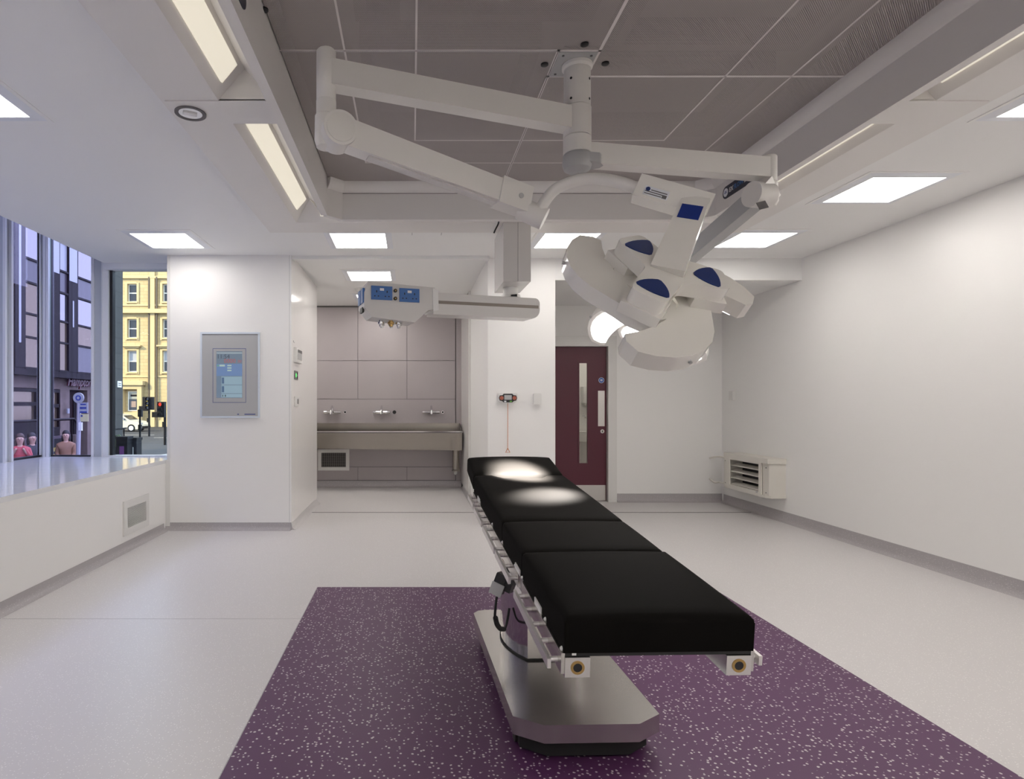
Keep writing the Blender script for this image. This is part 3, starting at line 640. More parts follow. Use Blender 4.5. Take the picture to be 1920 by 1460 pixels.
def lamp_head(F, lamp, sc=1.0):
    F = F @ Matrix.Scale(sc, 4)
    for k in range(3):
        R = F @ Matrix.Rotation(k*2*PI/3, 4, 'Z')
        po = part('lamp_pod', G().prism(pod_out, -0.165, -0.098, R, bev=0.020, seg=4, ang=89), M['lamp'], lamp, 'curved cream lamp pod')
        c = V((sum(p[0] for p in pod_out)/len(pod_out), sum(p[1] for p in pod_out)/len(pod_out), 0))
        ins = [((p[0]-c.x)*0.90+c.x, (p[1]-c.y)*0.84+c.y) for p in pod_out]
        part('lens', G().prism(ins, -0.1675, -0.160, R), M['led'], po, 'glowing white underside lens')
        st = R @ Matrix.Rotation(2*PI/3, 4, 'Z')
        part('pod_step', G().box((0.115, -0.078, -0.105), (0.245, 0.078, -0.058), st, bev=0.014, seg=3), M['lamp'], po)
        part('pod_screw', G().cyl((0.300, 0.245, -0.128), (0.292, 0.238, -0.128), 0.007, n=12, M=R), M['arm_grey'], po)
        part('blue_inlay', G().prism(rounded_tri(tv), -0.004, 0.0035, R, bev=0.0015, seg=1, ang=89), M['navy'], lamp, 'dark blue triangular inlay')
    part('spoke_hub', G().prism(star, -0.060, 0.0, F, bev=0.012, seg=3, ang=89), M['lamp'], lamp)
    part('sterile_handle', G().lathe([(0.030, -0.06), (0.030, -0.14), (0.018, -0.15), (0.016, -0.23), (0.010, -0.24)], F, 20), M['lamp'], lamp)
def spot(name, loc, target, power, size, blend, r):
    ld = bpy.data.lights.new(name, 'SPOT'); lo = bpy.data.objects.new(name, ld); COL.objects.link(lo)
    ld.energy = power; ld.spot_size = size; ld.spot_blend = blend; ld.shadow_soft_size = r; ld.color = (1, 0.96, 0.91)
    lo.location = loc; lo.rotation_euler = (V(target)-V(loc)).to_track_quat('-Z', 'Y').to_euler()
n1 = V((0.13414774, -0.72309096, 0.67760154)); u1 = V((-0.41615679, 0.57945627, 0.70074529))
C1 = V((0.98575182, 2.3, 0.51696795+EYE))
F1 = frame(C1, u1, n1.cross(u1))
lamp_head(F1, lamp1)
T0, T1 = P(1298, 392, 2.40), C1+n1*0.005
sd = (T1-T0).normalized()
stem_side = V((1, -0.526, -0.408))
part('stem', arm_box(T0-sd*0.045, T1+sd*0.02, 0.105, 0.050, 0.125, 0.055, bev=0.008, roll=stem_side), M['lamp'], lamp1)
Fs = frame(T0, T1-T0, stem_side); zz = 1 if Fs.to_3x3().col[2].y < 0 else -1
part('stem_inlay', G().box((0.005, -0.040, min(zz*0.024, zz*0.0275)), (0.078, 0.040, max(zz*0.024, zz*0.0275)), Fs, bev=0.0015, seg=1), mat('inlay_blue', (0.010, 0.035, 0.24), 0.35), lamp1, 'dark blue square inlay')
spot('near_lamp_beam', C1-n1*0.27, (0.650, 3.46, 0.90), 9500, math.radians(15.5), 0.85, 0.04)

# lamp two
lamp2 = thing('surgical_lamp', 'far surgical lamp with lit white lenses, half hidden behind the near lamp', 'surgical lamp', (*post_xy, 2.5), 'surgical lamps on the ceiling post')
part('arm_hub', G().lathe([(0.0625, 2.557), (0.066, 2.553), (0.066, 2.482), (0.0625, 2.478)], Mp, 36), M['arm'], lamp2)
A0 = V((*post_xy, 2.478)); A1 = P(1440, 318, 3.02)
A1.z = 2.464
part('support_arm', arm_box(A0+(A1-A0).normalized()*0.05, A1, 0.100, 0.075, bev=0.006), M['arm'], lamp2)
Mq = Matrix.Translation((A1.x, A1.y, 0))
part('pivot_post', G().lathe([(0.036, 2.53), (0.041, 2.524), (0.041, 2.40), (0.038, 2.398), (0.045, 2.39), (0.047, 2.30), (0.035, 2.275)], Mq, 28), M['arm'], lamp2)
Q0 = P(1425, 366, 2.99); Q1 = P(1268, 500, 3.55)
qd = (Q1-Q0).normalized(); qa = V((qd.x, qd.y, 0)).normalized(); qx = V((qa.y, -qa.x, 0))
part('elbow_drum', G().cyl(Q0+qx*0.055, Q0-qx*0.055, 0.062, n=36, bev=0.012, seg=3), M['arm'], lamp2)
part('elbow_block', arm_box(V((A1.x, A1.y, 2.37)), Q0+V((0, 0, -0.01)), 0.11, 0.085, bev=0.02, seg=3), M['arm'], lamp2)
part('elbow_badge', G().box((-0.024, -0.020, 0), (0.024, 0.020, 0.004), frame(P(1429, 385, 2.925), (0.95, 0.1, 0.25), (-0.1, 0.3, 0.9)), bev=0.002, seg=1), M['joint'], lamp2)
part('spring_arm', arm_box(Q0+qd*0.04, Q1, 0.090, 0.070, 0.085, 0.070, bev=0.012, seg=3), M['arm_grey'], lamp2)
C2 = P(1226, 582, 3.40); tgt2 = V((0.68, 3.0, 0.84)); m2 = (tgt2-C2).normalized(); n2 = -m2
F2 = frame(C2, V((-0.7, 0.7, 0.0)), n2.cross(V((-0.7, 0.7, 0)))); F2 = frame(C2, F2.to_3x3().col[0], n2.cross(F2.to_3x3().col[0]))
if F2.to_3x3().col[2].dot(n2) < 0: F2 = frame(C2, F2.to_3x3().col[0], -F2.to_3x3().col[1])
F2 = F2 @ Matrix.Rotation(math.radians(100), 4, 'Z')
lamp_head(F2, lamp2, 0.86)
part('stem', arm_box(Q1, C2+n2*0.01, 0.09, 0.05, bev=0.008, roll=(1, 0, 0)), M['lamp'], lamp2)
spot('far_lamp_beam', C2+m2*0.26, tgt2+V((0.02, 0, 0)), 2600, math.radians(18.5), 1.0, 0.05)

# ------------------------------------------------------------------ supply pendant
pd = thing('supply_pendant', 'ceiling supply pendant with blue socket box and horizontal arm', 'pendant', (0.9, 5.0, 2.73))
d1_ = 4.75; xl = (943.8-772)/FPX*d1_; xr_ = (995.3-772)/FPX*d1_; zb = EYE+(757-527.5)/FPX*d1_
cl = part('column', G().box((xl, d1_, zb), (xr_, d1_+0.50, HS-0.005), bev=0.004, seg=1), M['pendant'], pd)
part('column_seam', G().box(((xl+xr_)/2+0.005, d1_-0.001, zb), ((xl+xr_)/2+0.008, d1_+0.002, HS-0.006)), M['joint'], cl)
part('loose_cable', G().tube(catmull([P(935.5, 411, 4.745), P(934, 420, 4.74), P(929, 430, 4.74), P(926, 437, 4.745)], 5), 0.006, 8), M['black'], pd)
nk = P(957, 551, 5.02)
Mn = Matrix.Translation((nk.x, 5.02, 0))
zn = zb
part('swivel_neck', G().lathe([(0.062, zn), (0.062, zn-0.055), (0.080, zn-0.06), (0.085, zn-0.085), (0.07, zn-0.10)], Mn, 32), M['white'], pd)
part('clamp_lever', G().tube([(nk.x-0.01, 4.935, zn-0.078), (nk.x+0.04, 4.925, zn-0.078)], [0.007, 0.011], 10), M['black'], pd)
R_, L_ = P(1003, 577, 5.06), P(806, 570, 4.84)
zt = zn-0.095
pa, pb = V((R_.x, 5.06, 0)), V((L_.x, 4.80, 0))
da = (pb-pa).normalized(); na = V((da.y, -da.x, 0)) if da.x < 0 else V((-da.y, da.x, 0))
if na.y > 0: na = -na
Fa = frame(V((pa.x, pa.y, zt)), -da, (0, 0, 1))       # local x towards the right end, z = towards camera
La = (pb-pa).length
# arm profile: rounded right end
prof = [(-La, 0.0)]+[(-0.045+0.045*math.sin(t*PI/16), -0.045+0.045*math.cos(t*PI/16)) for t in range(0, 9)]+[(0.0, -0.085)]+[(-0.075+0.075*math.cos(t*PI/16), -0.095-0.075*math.sin(t*PI/16)) for t in range(0, 9)]+[(-La, -0.17)]
part('arm', G().prism(prof, -0.085, 0.085, Fa, bev=0.018, seg=3, ang=89), M['pendant'], pd)
part('arm_strip', G().box((-La+0.015, -0.085, 0.083), (-0.012, -0.060, 0.0865), Fa), M['strip'], pd, 'brown-grey bumper strip')
# socket box
Fb = frame(V((pb.x, pb.y, zt)), -da, (0, 0, 1)) 
bx = part('socket_box', G().prism([(0.02, -0.13), (-0.05, -0.145), (-0.16, -0.245), (-0.50, -0.215), (-0.56, -0.14), (-0.56, -0.03), (-0.53, 0.055), (0.0, 0.035), (0.02, 0.0)], -0.11, 0.11, Fb, bev=0.006, seg=1, ang=89), M['pendant'], pd)
bm_ = Matrix.Identity(4)
part('box_collar', G().prism([(-0.015, 0.03), (0.03, 0.02), (0.035, -0.14), (-0.01, -0.15)], -0.115, 0.115, Fb, bev=0.004, seg=1, ang=89), M['white'], pd)
def socket(F, w, h, parent, two=True):
    so = part('power_socket', G().box((-w/2, -h/2, 0), (w/2, h/2, 0.010), F, bev=0.004, seg=2), M['blue'], parent, 'blue double power socket')
    g = G()
    for sx in ((-0.25, 0.25) if two else (0,)):
        cx_ = sx*w
        g.box((cx_-0.004, h*0.02, 0.010), (cx_+0.004, h*0.02+0.016, 0.0108), F)
        for e in (-1, 1): g.box((cx_+e*0.014-0.005, -h*0.28, 0.010), (cx_+e*0.014+0.005, -h*0.28+0.008, 0.0108), F)
    part('pin_holes', g, M['black'], so)
    part('rocker', G().box((-0.016, h*0.16, 0.010), (0.016, h*0.34, 0.0125), F, bev=0.001, seg=1), M['white'], so)
ff = Fb @ Matrix.Translation((0, 0, 0.110))
socket(ff @ Matrix.Translation((-0.425, -0.030, 0)), 0.165, 0.105, pd)
socket(ff @ Matrix.Translation((-0.205, -0.037, 0)), 0.160, 0.105, pd)
for z in (-0.005, -0.065):
    o = part('earth_stud', G().cyl((-0.318, z-0.002, 0), (-0.318, z-0.002, 0.012), 0.014, n=18, M=ff), M['black'], pd)
    part('stud_pin', G().cyl((-0.318, z-0.002, 0.010), (-0.318, z-0.002, 0.018), 0.006, n=10, M=ff), M['brass'], o)
# left end of the box: sockets and a black inlet
fe = frame(Fb @ V((-0.562, -0.05, 0)), Fb.to_3x3() @ V((0, 0, 1)), Fb.to_3x3() @ V((0, 1, 0)))
for s in (-0.055, 0.055): 
    so = part('power_socket', G().box((s-0.042, -0.055, -0.008), (s+0.042, 0.055, 0.008), fe, bev=0.004, seg=1), M['blue'], pd, 'blue power socket on the box end')
part('data_inlet', G().box((-0.03, -0.125, -0.010), (0.06, -0.085, 0.004), fe, bev=0.002, seg=1), M['black'], pd, 'black data inlet')
# gas outlets underneath
for i, (a, b, m) in enumerate(((-0.41, 0.02, 'chrome'), (-0.385, -0.05, 'chrome'), (-0.335, 0.045, 'brass'), (-0.315, -0.03, 'chrome'), (-0.27, 0.03, 'chrome'), (-0.25, -0.04, 'chrome'))):
    q = Fb @ V((a, -0.222, b))
    go = part('gas_outlet', G().lathe([(0.016, q.z+0.02), (0.016, q.z-0.016), (0.026, q.z-0.018), (0.026, q.z-0.032), (0.016, q.z-0.036), (0.013, q.z-0.054)], Matrix.Translation((q.x, q.y, 0)), 18), M[m], pd)

# ------------------------------------------------------------------ operating table
yaw = math.radians(1.7); tilt = math.atan(0.094)
FT = Matrix.Translation((0.686, 1.657, 0.58)) @ Matrix.Rotation(yaw, 4, 'Z') @ Matrix.Rotation(tilt, 4, 'X')   # table-top frame: y towards the head
bc = V((0.622, 2.70, 0)); FB = Matrix.Translation(bc) @ Matrix.Rotation(yaw, 4, 'Z')                          # base frame
ot = thing('operating_table', 'black padded operating table on a stainless steel pedestal', 'operating table', FB)
# base
hw, y0, y1, c1 = 0.270, -0.585, 0.60, 0.10
pl = [(-hw+c1, y0), (hw-c1, y0), (hw, y0+0.065), (hw, y1-0.05), (hw-0.03, y1-0.012), (hw-0.07, y1), (-hw+0.07, y1), (-hw+0.03, y1-0.012), (-hw, y1-0.05), (-hw, y0+0.065)]
part('base_plate', G().prism(pl, 0.080, 0.145, FB, bev=0.006, seg=2), M['steel'], ot, 'brushed stainless base plate with chamfered corners')
part('plinth', G().prism([(x*0.88, y*0.93) for x, y in pl], 0.012, 0.0805, FB), M['rubber'], ot, 'black plinth under the base plate')
for sx in (-1, 1):
    for sy in (-0.42, 0.42):
        cs = part('castor', G().cyl((sx*0.235-0.012, sy, 0.034), (sx*0.235+0.012, sy, 0.034), 0.034, n=20, M=FB), M['rubber'], ot)
        part('castor_fork', G().box((sx*0.235-0.017, sy-0.02, 0.034), (sx*0.235+0.017, sy+0.02, 0.085), FB), M['black'], cs)
# column: flat front, bulging sides
def colprof(w, yf, yb, bulge):
    L = [(-w*0.60, yf)]
    for i in range(1, 10): t = i/10; L.append((-w*0.60-w*0.40*math.sin(t*PI)**0.8*bulge, yf+(yb-yf)*t))
    L.append((-w*0.60, yb)); return L+[(-x, y) for x, y in L[::-1]]
part('column', G().prism(colprof(0.185, -0.055, 0.40, 1.0), 0.150, 0.50, FB), M['steel_smooth'], ot, 'polished steel column')
part('column_foot', G().prism(colprof(0.189, -0.059, 0.404, 1.0), 0.145, 0.152, FB), M['rubber'], ot)
part('column_bellows', G().prism(colprof(0.165, -0.02, 0.36, 1.0), 0.50, 0.60, FB), M['rubber'], ot)
part('column_head', G().box((-0.17, -0.02, 0.555), (0.17, 0.42, 0.62), FB, bev=0.01), M['pendant'], ot)
# top undercarriage
part('undercarriage', G().box((-0.235, 0.72, -0.105), (0.235, 1.62, -0.012), FT, bev=0.01, seg=2), M['pendant'], ot, 'pale grey drive housing under the seat section')
part('drive_box', G().box((-0.20, 0.80, -0.17), (0.20, 1.35, -0.10), FT, bev=0.01), M['pendant'], ot)
# sections: each a base board, pad, side rails
def pad(yA, yB, z0, th, name='pad', notch=False, Mx=None, crown=0.012, w=0.266):
    Mx = Mx or FT; g = G(); nx, ny = 18, max(8, int((yB-yA)/0.035))
    r = 0.022
    def top(u, v):
        x = -w+2*w*u; y = yA+(yB-yA)*v
        if notch and v > 0.5:
            k = max(0.0, min(1.0, (0.165-abs(x))/0.055)); k = k*k*(3-2*k); y -= k*0.085*((v-0.5)/0.5)
        return x, y
    def hz(u, v):
        e = min(u, 1-u)*2*w; f = min(v, 1-v)*(yB-yA); f = min(e, f)
        z = th+crown*(math.sin(PI*u)**0.5)*(math.sin(PI*v)**0.4)
        if f < r: z -= r*0.9*(1-math.sqrt(max(0, 1-((r-f)/r)**2)))
        return z
    def us(n, L):
        q = [0, r*0.12/L, r*0.4/L, r/L]; m = [r/L+(1-2*r/L)*i/n for i in range(1, n)]
        return q+m+[1-x for x in q[::-1]]
    U, Vv = us(nx, 2*w), us(ny, yB-yA)
    grid = [[None]*len(Vv) for _ in U]; low = {}
    for i, u in enumerate(U):
        for j, v in enumerate(Vv):
            x, y = top(u, v); grid[i][j] = g.bm.verts.new(Mx @ V((x, y, z0+hz(u, v))))
    for i in range(len(U)-1):
        for j in range(len(Vv)-1): g.bm.faces.new((grid[i][j], grid[i+1][j], grid[i+1][j+1], grid[i][j+1]))
    per = [(i, 0) for i in range(len(U))]+[(len(U)-1, j) for j in range(1, len(Vv))]+[(i, len(Vv)-1) for i in range(len(U)-2, -1, -1)]+[(0, j) for j in range(len(Vv)-2, 0, -1)]
    bot = []
    for (i, j) in per:
        x, y = top(U[i], Vv[j]); bot.append(g.bm.verts.new(Mx @ V((x, y, z0))))
    n = len(per)
    for a in range(n):
        i, j = per[a]; i2, j2 = per[(a+1) % n]; g.bm.faces.new((grid[i][j], bot[a], bot[(a+1) % n], grid[i2][j2]))
    g.bm.faces.new(bot[::-1])
    return part(name, g, M['pad'], ot, None, ang=60)
secs = [('leg_pad', 0.0, 0.545, 0.012, 0.100), ('seat_pad', 0.555, 0.945, 0.012, 0.094), ('back_pad', 0.955, 1.870, 0.012, 0.096)]
for nm, a, b, z0, th in secs:
    part('section_board', G().box((-0.262, a+0.006, 0.0), (0.262, b-0.006 if nm != 'back_pad' else b+0.03, 0.0118), FT), M['black'], ot)
    pad(a, b, z0, th, nm, notch=(nm == 'back_pad'))
FH = FT @ Matrix.Translation((0, 1.885, 0.004)) @ Matrix.Rotation(math.radians(8.5), 4, 'X')
part('section_board', G().box((-0.235, 0.01, 0.0), (0.235, 0.29, 0.012), FH), M['black'], ot)
pad(0.015, 0.325, 0.0125, 0.092, 'head_pad', Mx=FH, crown=0.022)
part('head_hinge_bar', G().cyl((-0.24, -0.015, -0.006), (0.24, -0.015, -0.006), 0.014, M=FH), M['black'], ot)
# frame beams, blocks and accessory rails on both sides
for s in (-1, 1):
    x = s*0.262
    bl = part('leg_beam', G().box((min(x, x-s*0.070), 0.0, -0.058), (max(x, x-s*0.070), 0.50, -0.001), FT, bev=0.002, seg=1), M['steel_smooth'], ot, 'square steel beam with a round socket in its end')
    part('beam_socket', G().lathe([(0.0195, 0.0), (0.0195, 0.0015), (0.013, 0.0015), (0.012, 0.0005)], FT @ frame((x-s*0.035, -0.0002, -0.030), (1, 0, 0), (0, 0, 1)), 20, True), M['brass'], bl)
    part('socket_hole', G().cyl((x-s*0.035, -0.0012, -0.030), (x-s*0.035, 0.004, -0.030), 0.0145, M=FT), M['black'], bl)
    for (a, b, z) in ((0.02, 0.50, -0.028), (0.60, 0.90, -0.020), (0.93, 1.26, -0.020), (1.30, 1.58, -0.016), (1.62, 1.84, -0.012)):
        fb = part('side_frame', G().box((min(x, x+s*0.010), a-0.015, z-0.022), (max(x, x+s*0.010), b+0.02, 0.010), FT, bev=0.002, seg=1), M['steel'], ot)
        xr2 = x+s*0.034
        rl = part('accessory_rail', G().box((min(xr2, xr2+s*0.010), a, z-0.014), (max(xr2, xr2+s*0.010), b, z+0.014), FT, bev=0.003, seg=2), M['rail'], ot, 'polished steel accessory rail')
        k = max(2, int((b-a)/0.12))
        for i in range(k+1):
            yy = a+0.025+(b-a-0.05)*i/k
            part('rail_spacer', G().cyl((x+s*0.008, yy, z), (xr2+s*0.001, yy, z), 0.008, n=12, M=FT), M['rail'], rl)
    for yy in (0.30, 0.62, 1.66):
        part('pad_tab', G().box((min(x, x+s*0.008), yy-0.05, 0.008), (max(x, x+s*0.008), yy+0.035, 0.030), FT, bev=0.003, seg=1), M['white'], ot)
    for yy in (0.02, 0.20, 0.535, 0.66, 0.935, 1.20, 1.60):
        part('stud', G().sphere((x+s*0.004, yy, 0.016), 0.007, FT, 10), M['white'], ot)
part('front_label', G().box((-0.244, -0.0008, 0.006), (-0.232, 0.0, 0.012), FT), M['white'], ot)
# hand control hooked on the left rail, with its curly cable
hc = thing('hand_control', 'small hand control box hooked on the left table rail with a looping black cable', 'remote control', P(935, 1095, 2.52))
Mh = Matrix.Translation(P(938, 1092, 2.52)) @ Matrix.Rotation(0.35, 4, 'Y') @ Matrix.Rotation(-0.5, 4, 'Z')
part('body', G().box((-0.020, -0.026, -0.042), (0.024, 0.026, 0.040), Mh, bev=0.005), M['black'], hc)
part('bracket', G().box((-0.024, -0.034, -0.05), (0.030, -0.0265, 0.0), Mh, bev=0.003, seg=1), M['arm_grey'], hc)
part('keypad', G().box((-0.0225, -0.022, -0.036), (-0.0195, 0.022, 0.034), Mh, bev=0.001, seg=1), M['black'], hc)
part('key', G().box((-0.024, -0.006, -0.008), (-0.022, 0.006, 0.004), Mh), M['orange'], hc)
part('hook', G().box((0.02, -0.02, -0.02), (0.055, 0.035, 0.012), Mh, bev=0.004).box((0.045, -0.02, -0.02), (0.056, 0.035, 0.075), Mh, bev=0.004), M['black'], hc)
part('cable', G().tube(catmull([P(934, 1112, 2.51), P(931, 1122, 2.51), P(929, 1140, 2.50), P(928, 1158, 2.52), P(931, 1170, 2.56), P(938, 1178, 2.62), P(946, 1178, 2.67), P(951, 1164, 2.72), P(955, 1140, 2.74)], 6), 0.0055, 10), M['rubber'], hc)
part('cable_plug', G().tube([P(934, 1106, 2.515), P(932, 1118, 2.51)], [0.010, 0.007], 12), M['arm_grey'], hc)
part('cable_coil', G().tube(catmull([P(929, 1158, 2.52), P(932, 1170, 2.56), P(938, 1178, 2.61), P(945, 1179, 2.66)], 5), 0.011, 10), M['rubber'], hc)

# ------------------------------------------------------------------ scrub sink, taps, grilles
sk = thing('scrub_sink', 'long stainless steel scrub trough on the alcove wall', 'sink', (-0.5, 8.95, 0.61))
sx0, sx1, sy0, sy1 = -1.75, 0.735, 8.70, YT-0.015
g = G()
g.hexa([(sx0, sy0+0.03, 0.640), (sx1, sy0+0.03, 0.608), (sx1, sy0+0.05, 0.608), (sx0, sy0+0.05, 0.640), (sx0, sy0, 0.868), (sx1, sy0, 0.868), (sx1, sy0+0.02, 0.868), (sx0, sy0+0.02, 0.868)])
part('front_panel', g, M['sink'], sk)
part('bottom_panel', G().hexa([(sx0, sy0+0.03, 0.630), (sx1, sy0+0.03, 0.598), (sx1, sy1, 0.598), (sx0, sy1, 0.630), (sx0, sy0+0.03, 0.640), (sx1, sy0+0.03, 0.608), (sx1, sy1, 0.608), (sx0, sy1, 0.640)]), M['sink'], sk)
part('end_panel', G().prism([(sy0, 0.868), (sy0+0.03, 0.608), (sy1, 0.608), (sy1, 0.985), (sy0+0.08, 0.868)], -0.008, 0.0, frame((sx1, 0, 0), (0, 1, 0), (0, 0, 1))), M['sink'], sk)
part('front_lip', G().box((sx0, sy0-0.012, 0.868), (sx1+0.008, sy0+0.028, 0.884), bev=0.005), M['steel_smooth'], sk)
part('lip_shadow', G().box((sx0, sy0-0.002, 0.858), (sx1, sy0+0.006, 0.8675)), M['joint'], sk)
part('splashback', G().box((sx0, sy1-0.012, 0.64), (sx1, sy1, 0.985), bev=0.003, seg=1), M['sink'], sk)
dx = P(855, 860, 8.95).x
part('waste_housing', G().lathe([(0.052, 0.615), (0.052, 0.30), (0.060, 0.29), (0.060, 0.275)], Matrix.Translation((dx, 8.95, 0)), 24), M['sink'], sk, 'cylindrical steel waste housing')
part('waste_pipe', G().tube([(dx, 8.95, 0.28), (dx, 8.97, 0.24), (dx, 9.10, 0.22), (dx, YT-0.014, 0.22)], 0.02), M['white'], sk)
for i, (tx, bx_, r) in enumerate(((623, 647, 0.022), (715.5, 739.5, 0.028), (808.5, 830, 0.022))):
    c = P(tx, 772.5, YT-0.06)
    nm = ('left', 'middle', 'right')[i]
    t = thing('scrub_tap', 'chrome bar mixer tap at the %s of the scrub sink' % nm, 'tap', (c.x, YT-0.02, c.z), 'chrome taps over the scrub sink')
    part('bar_body', G().cyl((c.x-0.085, YT-0.062, c.z), (c.x+0.085, YT-0.062, c.z), 0.022, n=20, bev=0.003), M['chrome'], t)
    for s in (-1, 1):
        part('handle', G().cyl((c.x+s*0.085, YT-0.062, c.z), (c.x+s*0.13, YT-0.062, c.z), 0.026, 0.023, n=20, bev=0.004), M['chrome'], t)
        part('wall_union', G().cyl((c.x+s*0.065, YT-0.014, c.z), (c.x+s*0.065, YT-0.06, c.z), 0.020, n=16), M['chrome'], t)
    part('spout', G().tube(catmull([(c.x, YT-0.062, c.z), (c.x, YT-0.064, c.z+0.075), (c.x, YT-0.10, c.z+0.085), (c.x, YT-0.22, c.z+0.03), (c.x, YT-0.25, c.z-0.03)], 4), 0.015, 12), M['chrome'], t)
    part('centre_boss', G().cyl((c.x, YT-0.062, c.z), (c.x, YT-0.092, c.z-0.002), 0.024, n=20, bev=0.003), M['chrome'], t)
    c2 = P(bx_, 772.5, YT-0.014)
    t = thing('tap_sensor', ('round sensor button right of the %s scrub tap' % nm) if i != 1 else 'large black sensor button right of the middle scrub tap', 'sensor', (c2.x, YT-0.014, c2.z), 'sensor buttons over the scrub sink')
    part('rim', G().cyl((c2.x, YT-0.014, c2.z), (c2.x, YT-0.020, c2.z), r, n=24), M['chrome'] if i != 1 else M['black'], t)
    part('lens', G().cyl((c2.x, YT-0.019, c2.z), (c2.x, YT-0.0225, c2.z), r*0.66, n=20), M['black'], t)
def grille(name, label, F, w, h, border, nx, nz, m_bar, m_back='plenum_dark'):
    t = thing(name, label, 'grille', F)
    part('frame', G().ring((w/2, h/2), (w/2-border, h/2-border), 0, 0.014, F), M['trim'], t)
    part('backing', G().box((-w/2+border, -h/2+border, 0.0005), (w/2-border, h/2-border, 0.002), F), M[m_back], t)
    a, b = w/2-border, h/2-border
    first = None
    for i in range(nz):
        z = -b+2*b*(i+0.5)/nz
        if nz > 0: part('blade', G().box((-a, z-0.0025, 0.003), (a, z+0.0025, 0.011), F @ Matrix.Identity(4)), M[m_bar], t)
    for i in range(nx):
        x = -a+2*a*(i+0.5)/nx; part('blade', G().box((x-0.0015, -b, 0.002), (x+0.0015, b, 0.007), F), M[m_bar], t)
    return t
grille('vent_grille', 'white-framed dark vent grille low on the alcove wall under the sink', front((-1.44-0.96)/2, YT-0.014, 0.42), 0.48, 0.325, 0.052, 12, 9, 'plenum', 'plenum_dark')
grille('vent_grille', 'white-framed slatted vent grille low on the window bench front', facing_right(XB, 5.41, 0.283), 0.49, 0.30, 0.062, 0, 17, 'trim', 'plenum')

# ------------------------------------------------------------------ wall fittings
# theatre display
t = thing('wall_display_unit', 'grey theatre control display showing the time on the white wall', 'display', (-1.84, YD, 1.14))
F = front(-1.841, YD, 1.5725); 
part('frame', G().ring((0.301, 0.434), (0.283, 0.416), 0, 0.022, F), M['pale_edge'], t)
pn = part('panel', G().box((-0.284, -0.417, 0), (0.284, 0.417, 0.014), F), M['screen_grey'], t)
part('blue_outline', G().ring((0.169, 0.2745), (0.165, 0.2705), 0.014, 0.0146, F @ Matrix.Translation((-0.0, 0.0, 0)) @ Matrix.Translation((-0.008, -0.005, 0))), M['line_blue'], pn)
FS = F @ Matrix.Translation((-0.008, 0.005, 0.014))
sc = part('screen', G().box((-0.131, -0.236, 0), (0.131, 0.236, 0.0015), FS), emis('screen_slate', (0.15, 0.20, 0.26), 0.75), t, 'lit blue-grey touch screen')
Fz = FS @ Matrix.Translation((0, 0, 0.0016))
def scr(nm, rects, col, s=0.7):
    g = G()
    for (a, b, c, d) in rects: g.box((a, b, 0), (c, d, 0.0005), Fz)
    return part(nm, g, emis(nm+'_col', col, s), sc)
scr('screen_header', [(-0.131, 0.212, 0.131, 0.225)], (0.35, 0.42, 0.46))
scr('screen_blue', [(-0.131, -0.014, 0.131, 0.108)], (0.15, 0.24, 0.44))
scr('screen_side', [(-0.131, -0.236, -0.082, -0.014)], (0.16, 0.22, 0.30))
scr('screen_field', [(-0.080, -0.102, 0.129, -0.020), (-0.080, -0.190, 0.129, -0.108), (-0.080, -0.232, 0.129, -0.196)], (0.28, 0.40, 0.48))
Fz = FS @ Matrix.Translation((0, 0, 0.0022))
scr('screen_keys', [(-0.076, -0.092, -0.052, -0.030), (-0.076, -0.180, -0.052, -0.118)], (0.08, 0.14, 0.24))
scr('screen_keys', [(-0.045, -0.225, -0.034, -0.205), (-0.07, -0.225, -0.062, -0.205)], (0.03, 0.06, 0.05))
scr('screen_marks', [(-0.02+0.0, 0.085-0.025*i, 0.022, 0.098-0.025*i) for i in range(3)]+[(-0.10, 0.082, -0.045, 0.10)], (0.42, 0.55, 0.50))
scr('screen_marks', [(-0.122, 0.083, -0.108, 0.098)], (0.16, 0.40, 0.22))
part('screen_time', G().text('11:54', 0.060, Fz @ Matrix.Translation((-0.127, 0.180, 0)), 0.0003), emis('digits_dark', (0.03, 0.04, 0.06), 1.0), sc)
part('screen_counter', G().text('0000', 0.060, Fz @ Matrix.Translation((-0.055, 0.136, 0)), 0.0003).text('00', 0.040, Fz @ Matrix.Translation((0.085, 0.133, 0)), 0.0003), emis('digits_red', (0.30, 0.07, 0.07), 1.0), sc)
g = G().box((0.072, -0.402, 0.014), (0.090, -0.393, 0.0146), F).box((0.145, -0.402, 0.014), (0.256, -0.393, 0.0146), F); part('maker_strip', g, M['line_blue'], pn)
g = G().box((0.094, -0.401, 0.014), (0.130, -0.395, 0.0146), F); part('maker_strip', g, M['pale_joint'], pn)
# fittings on the alcove side wall (facing right)
FW = XL+0.003
def fit(px, py): d = FPX*(-FW)/(772-px); return V((FW, d, EYE+(757-py)/FPX*d))
c = fit(556.5, 667); F = facing_right(*c)
t = thing('wall_control_panel', 'white wall control panel with grey display, topmost on the alcove corner', 'control panel', F)
part('body', G().box((-0.17, -0.075, 0), (0.17, 0.075, 0.03), F, bev=0.006), M['white'], t); part('display', G().box((-0.10, -0.045, 0.03), (0.13, 0.060, 0.032), F), M['pale_joint'], t); part('display_header', G().box((-0.10, 0.030, 0.032), (0.13, 0.060, 0.033), F), M['joint'], t); 
c = fit(554.5, 703.5); F = facing_right(*c)
t = thing('status_indicator', 'small dark status panel with a green light on the alcove corner', 'indicator', F)
part('body', G().box((-0.085, -0.046, 0), (0.085, 0.046, 0.008), F, bev=0.002, seg=1), M['joint'], t)
part('green_light', G().cyl((-0.025, 0, 0.008), (-0.025, 0, 0.011), 0.022, n=16, M=F), emis('green_lamp', (0.10, 0.85, 0.16), 1.3), t)
